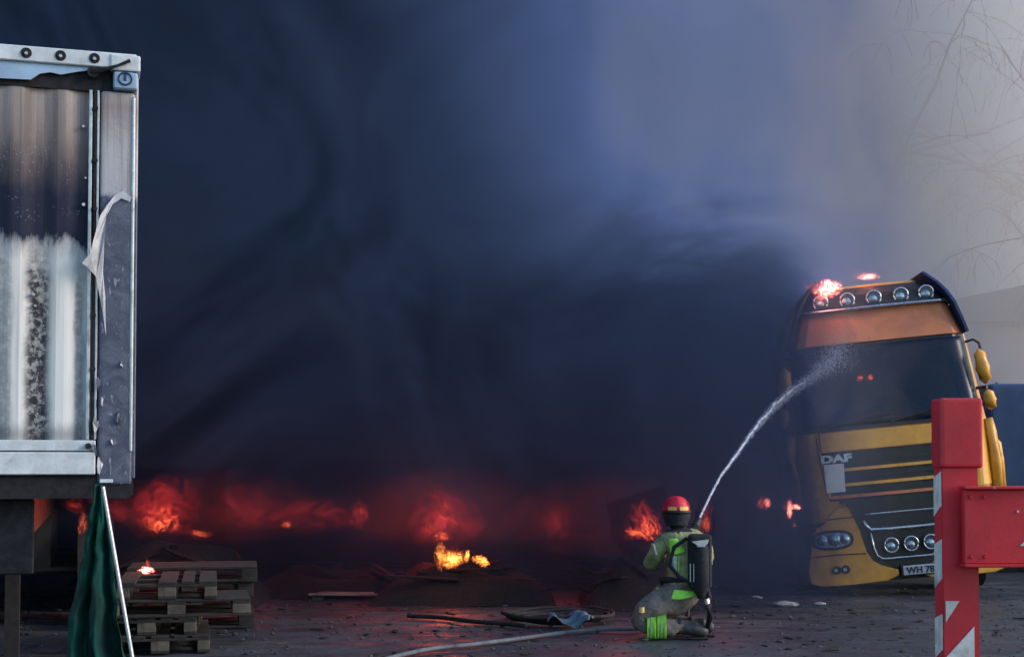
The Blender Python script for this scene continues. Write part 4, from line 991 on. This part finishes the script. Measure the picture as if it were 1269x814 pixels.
# ------------------------------------------------------------------ things beyond the truck: van, building, bare trees
def van():
    p = P(1226, 475, 20.5); zt = p.z
    T = thing('panel_van', 'dark blue panel van parked beyond the orange truck', 'van', (p.x, 20.5, 0), (0, 0, R(-6)))
    bm = B(); box(bm, (0, 0, .42), (5.4, 2.0, zt), .10, seg=4); obj('body', bm, 'van_blue', T)
    bm = B(); rod(bm, (.34, 1, zt - .01), (.34, 1, zt + .07), .03, .02, 10); obj('roof_vent', bm, 'steel_dark', T)
    bm = B(); box(bm, (.9, -.012, 1.55), (1.9, .0, 2.35), .004); obj('side_window', bm, 'windscreen', T)
    for x in (1.9, 3.4):
        bm = B(); box(bm, (x, -.006, .6), (x + .012, .0, zt - .15)); obj('door_gap', bm, 'soot', T)
    bm = B(); box(bm, (.1, -.03, .75), (5.3, .0, .85), .008); obj('rub_strip', bm, 'black_plastic', T)
    for x in (.95, 4.4):
        for y in (.1, 1.9):
            bm = B(); rod(bm, (x, y - .11, .34), (x, y + .11, .34), .34, .34, 24); w = obj('wheel', bm, 'rubber', T)
            bm = B(); rod(bm, (x, y - .115, .34), (x, y + .115, .34), .19, .19, 16); obj('rim', bm, 'steel_dark', w)
    bm = B(); box(bm, (-.06, .1, .42), (.03, 1.9, .68), .02); obj('bumper', bm, 'black_plastic', T)
van()
def building():
    a = P(1196, 402, 25.5)
    T = thing('warehouse', 'pale plastered warehouse with grey eaves fading in smoke beyond the trucks', 'building', (a.x - 1.5, 25.5, 0))
    z = a.z
    bm = B(); box(bm, (0, 0, 0), (14, 6, z)); obj('wall', bm, 'wall_pale', T)
    bm = B(); prism(bm, [(-.3, z + .004), (14.3, z + .004), (14.3, z + .30), (7, z + 1.6), (-.3, z + .10)], -.5, 6.5); obj('roof', bm, 'roof_grey', T)
    for i in range(3):
        x = 2.9 + i * 3.8
        bm = B(); box(bm, (x, -.06, .0 if i % 2 else 1.2), (x + 2.0, .02, 3.4), .02); w = obj('roller_door' if i % 2 else 'window', bm, 'fascia_blue', T)
        bm = B(); box(bm, (x - .12, -.12, 3.4), (x + 2.12, .0, 3.55), .01); obj('lintel', bm, 'roof_grey', w)
building()
def tree(px, Y, H, label, seed):
    rnd = random.Random(seed); x0 = (px - 634.5) / F * Y
    T = thing('bare_tree', label, 'tree', (x0, Y, 0), group='bare trees in the smoke')
    trunk = B(); cr = B(); cnt = [0]
    def grow(p, d, L, r, lev, bm):
        n = 6; pts = [p.copy()]; rr = [r]; dd = d.copy()
        for i in range(n):
            dd = (dd + Vector((rnd.gauss(0, .13), rnd.gauss(0, .13), rnd.gauss(0, .07) + (.05 if lev < 2 else -.10 * (lev - 1))))).normalized()
            p = p + dd * L / n; pts.append(p.copy()); rr.append(max(.004, r * (1 - .72 * (i + 1) / n)))
        tube(bm, pts, rr, 7 if lev < 2 else 4)
        if lev >= 4: return
        for q in range((9, 6, 5, 4)[lev]):
            i = rnd.randint(2 if lev == 0 else 1, n); b = pts[i]
            ax = Vector((rnd.gauss(0, 1), rnd.gauss(0, 1), rnd.gauss(.1, .5))).normalized()
            grow(b, (dd * .55 + ax * .9).normalized(), L * rnd.uniform(.42, .62), rr[i] * .6, lev + 1, cr)
    grow(Vector((0, 0, -.1)), Vector((0, 0, 1)), H * .72, .24, 0, trunk)
    obj('trunk', trunk, 'bark', T, True); obj('crown', cr, 'bark', T)
tree(985, 28.2, 12.3, 'bare leafless tree with twigs showing above the plume edge', 3)
tree(1326, 27, 12.0, 'bare leafless tree beside the blue van, half lost in pale smoke', 8)

# ------------------------------------------------------------------ smoke
def smoke():
    bm = B(); box(bm, (-13, 13.4, -1), (12.6, 33, 14))
    o = obj('smoke', bm); o['kind'] = 'stuff'; o['label'] = 'thick dark smoke rolling off the fire, thinning to pale haze'
    t = NT('smoke'); t.N.remove(t.b)
    pv = t.N.new('ShaderNodeVolumePrincipled'); t.L.new(pv.outputs[0], t.out.inputs['Volume'])
    x, y, z = t.xyz()
    n1 = t.noise(.30, 4.5, .68, 1.5)
    nf = t.math('SUBTRACT', n1, .5)
    lean = t.math('ADD', t.math('MULTIPLY_ADD', y, -.55, x), 4.9)                # the plume's right edge drifts right with depth
    up = t.rng(z, 2.0, 6.5, 0, -1.6)
    lean = t.math('SUBTRACT', lean, up)
    lean = t.math('MULTIPLY_ADD', t.math('SUBTRACT', lean, .5), t.rng(z, 1.5, 6.5, 1.7, 1), .5)   # crisper towards the ground
    xe = t.math('MULTIPLY_ADD', nf, 6.0, lean)
    edge = t.rng(xe, -6.5, 1.3, 1, 0)
    yf = t.math('MULTIPLY_ADD', nf, 6.5, y)
    front = t.rng(yf, 14.4, 16.8)
    low = t.rng(z, 0, 2.4, .20, 1)
    dn = t.math('MULTIPLY', t.math('MULTIPLY', edge, front), low)
    dn = t.math('MULTIPLY', dn, t.rng(n1, .34, .62, .35, 1))
    # smoke leaking round the fire side of the cab
    leak = t.math('MULTIPLY', t.rng(t.math('MULTIPLY_ADD', nf, 2.2, x), 2.92, 3.80, 1, 0), t.math('MULTIPLY', t.rng(y, 14.3, 15.6), t.rng(t.math('MULTIPLY_ADD', nf, 5.0, z), 1.8, 4.6, 1, 0)))
    leak = t.math('MULTIPLY', leak, t.rng(t.math('MULTIPLY_ADD', nf, 5.0, x), .2, 3.2))
    leak = t.math('MULTIPLY', leak, t.rng(y, 18, 20, 1, 0))
    leak = t.math('MULTIPLY', leak, t.rng(z, 0, 1.1, .25, 1))
    dn = t.math('MAXIMUM', dn, t.math('MULTIPLY', leak, 1.8))
    soot = t.math('MAXIMUM', edge, t.rng(leak, 0, .06))
    haze = t.rng(y, 20, 23.5, 0, .29)
    t.L.new(t.math('MULTIPLY_ADD', dn, 1.3, haze), pv.inputs['Density'])
    c = t.mix(t.rng(soot, .0, .25, 0, 1, False), (.985, .95, .935), (.28, .42, .77))
    thick = t.mix(t.rng(n1, .42, .60), (.135, .21, .38), (.053, .077, .145))  # pale and dark puffs paint billow shading into the smoke colour
    c = t.mix(t.rng(soot, .22, .85), c, thick)
    c = t.mix(t.math('MINIMUM', t.rng(leak, 0, .05), t.rng(t.math('MULTIPLY_ADD', nf, 5.0, x), -.2, 3.2)), c, (.056, .084, .165))  # leak coloured darker, standing in for shade on it
    t.L.new(c, pv.inputs['Color'])
    pv.inputs['Anisotropy'].default_value = .2
    t.m.cycles.volume_step_rate = 1.4
    o.data.materials.append(t.m)
smoke()
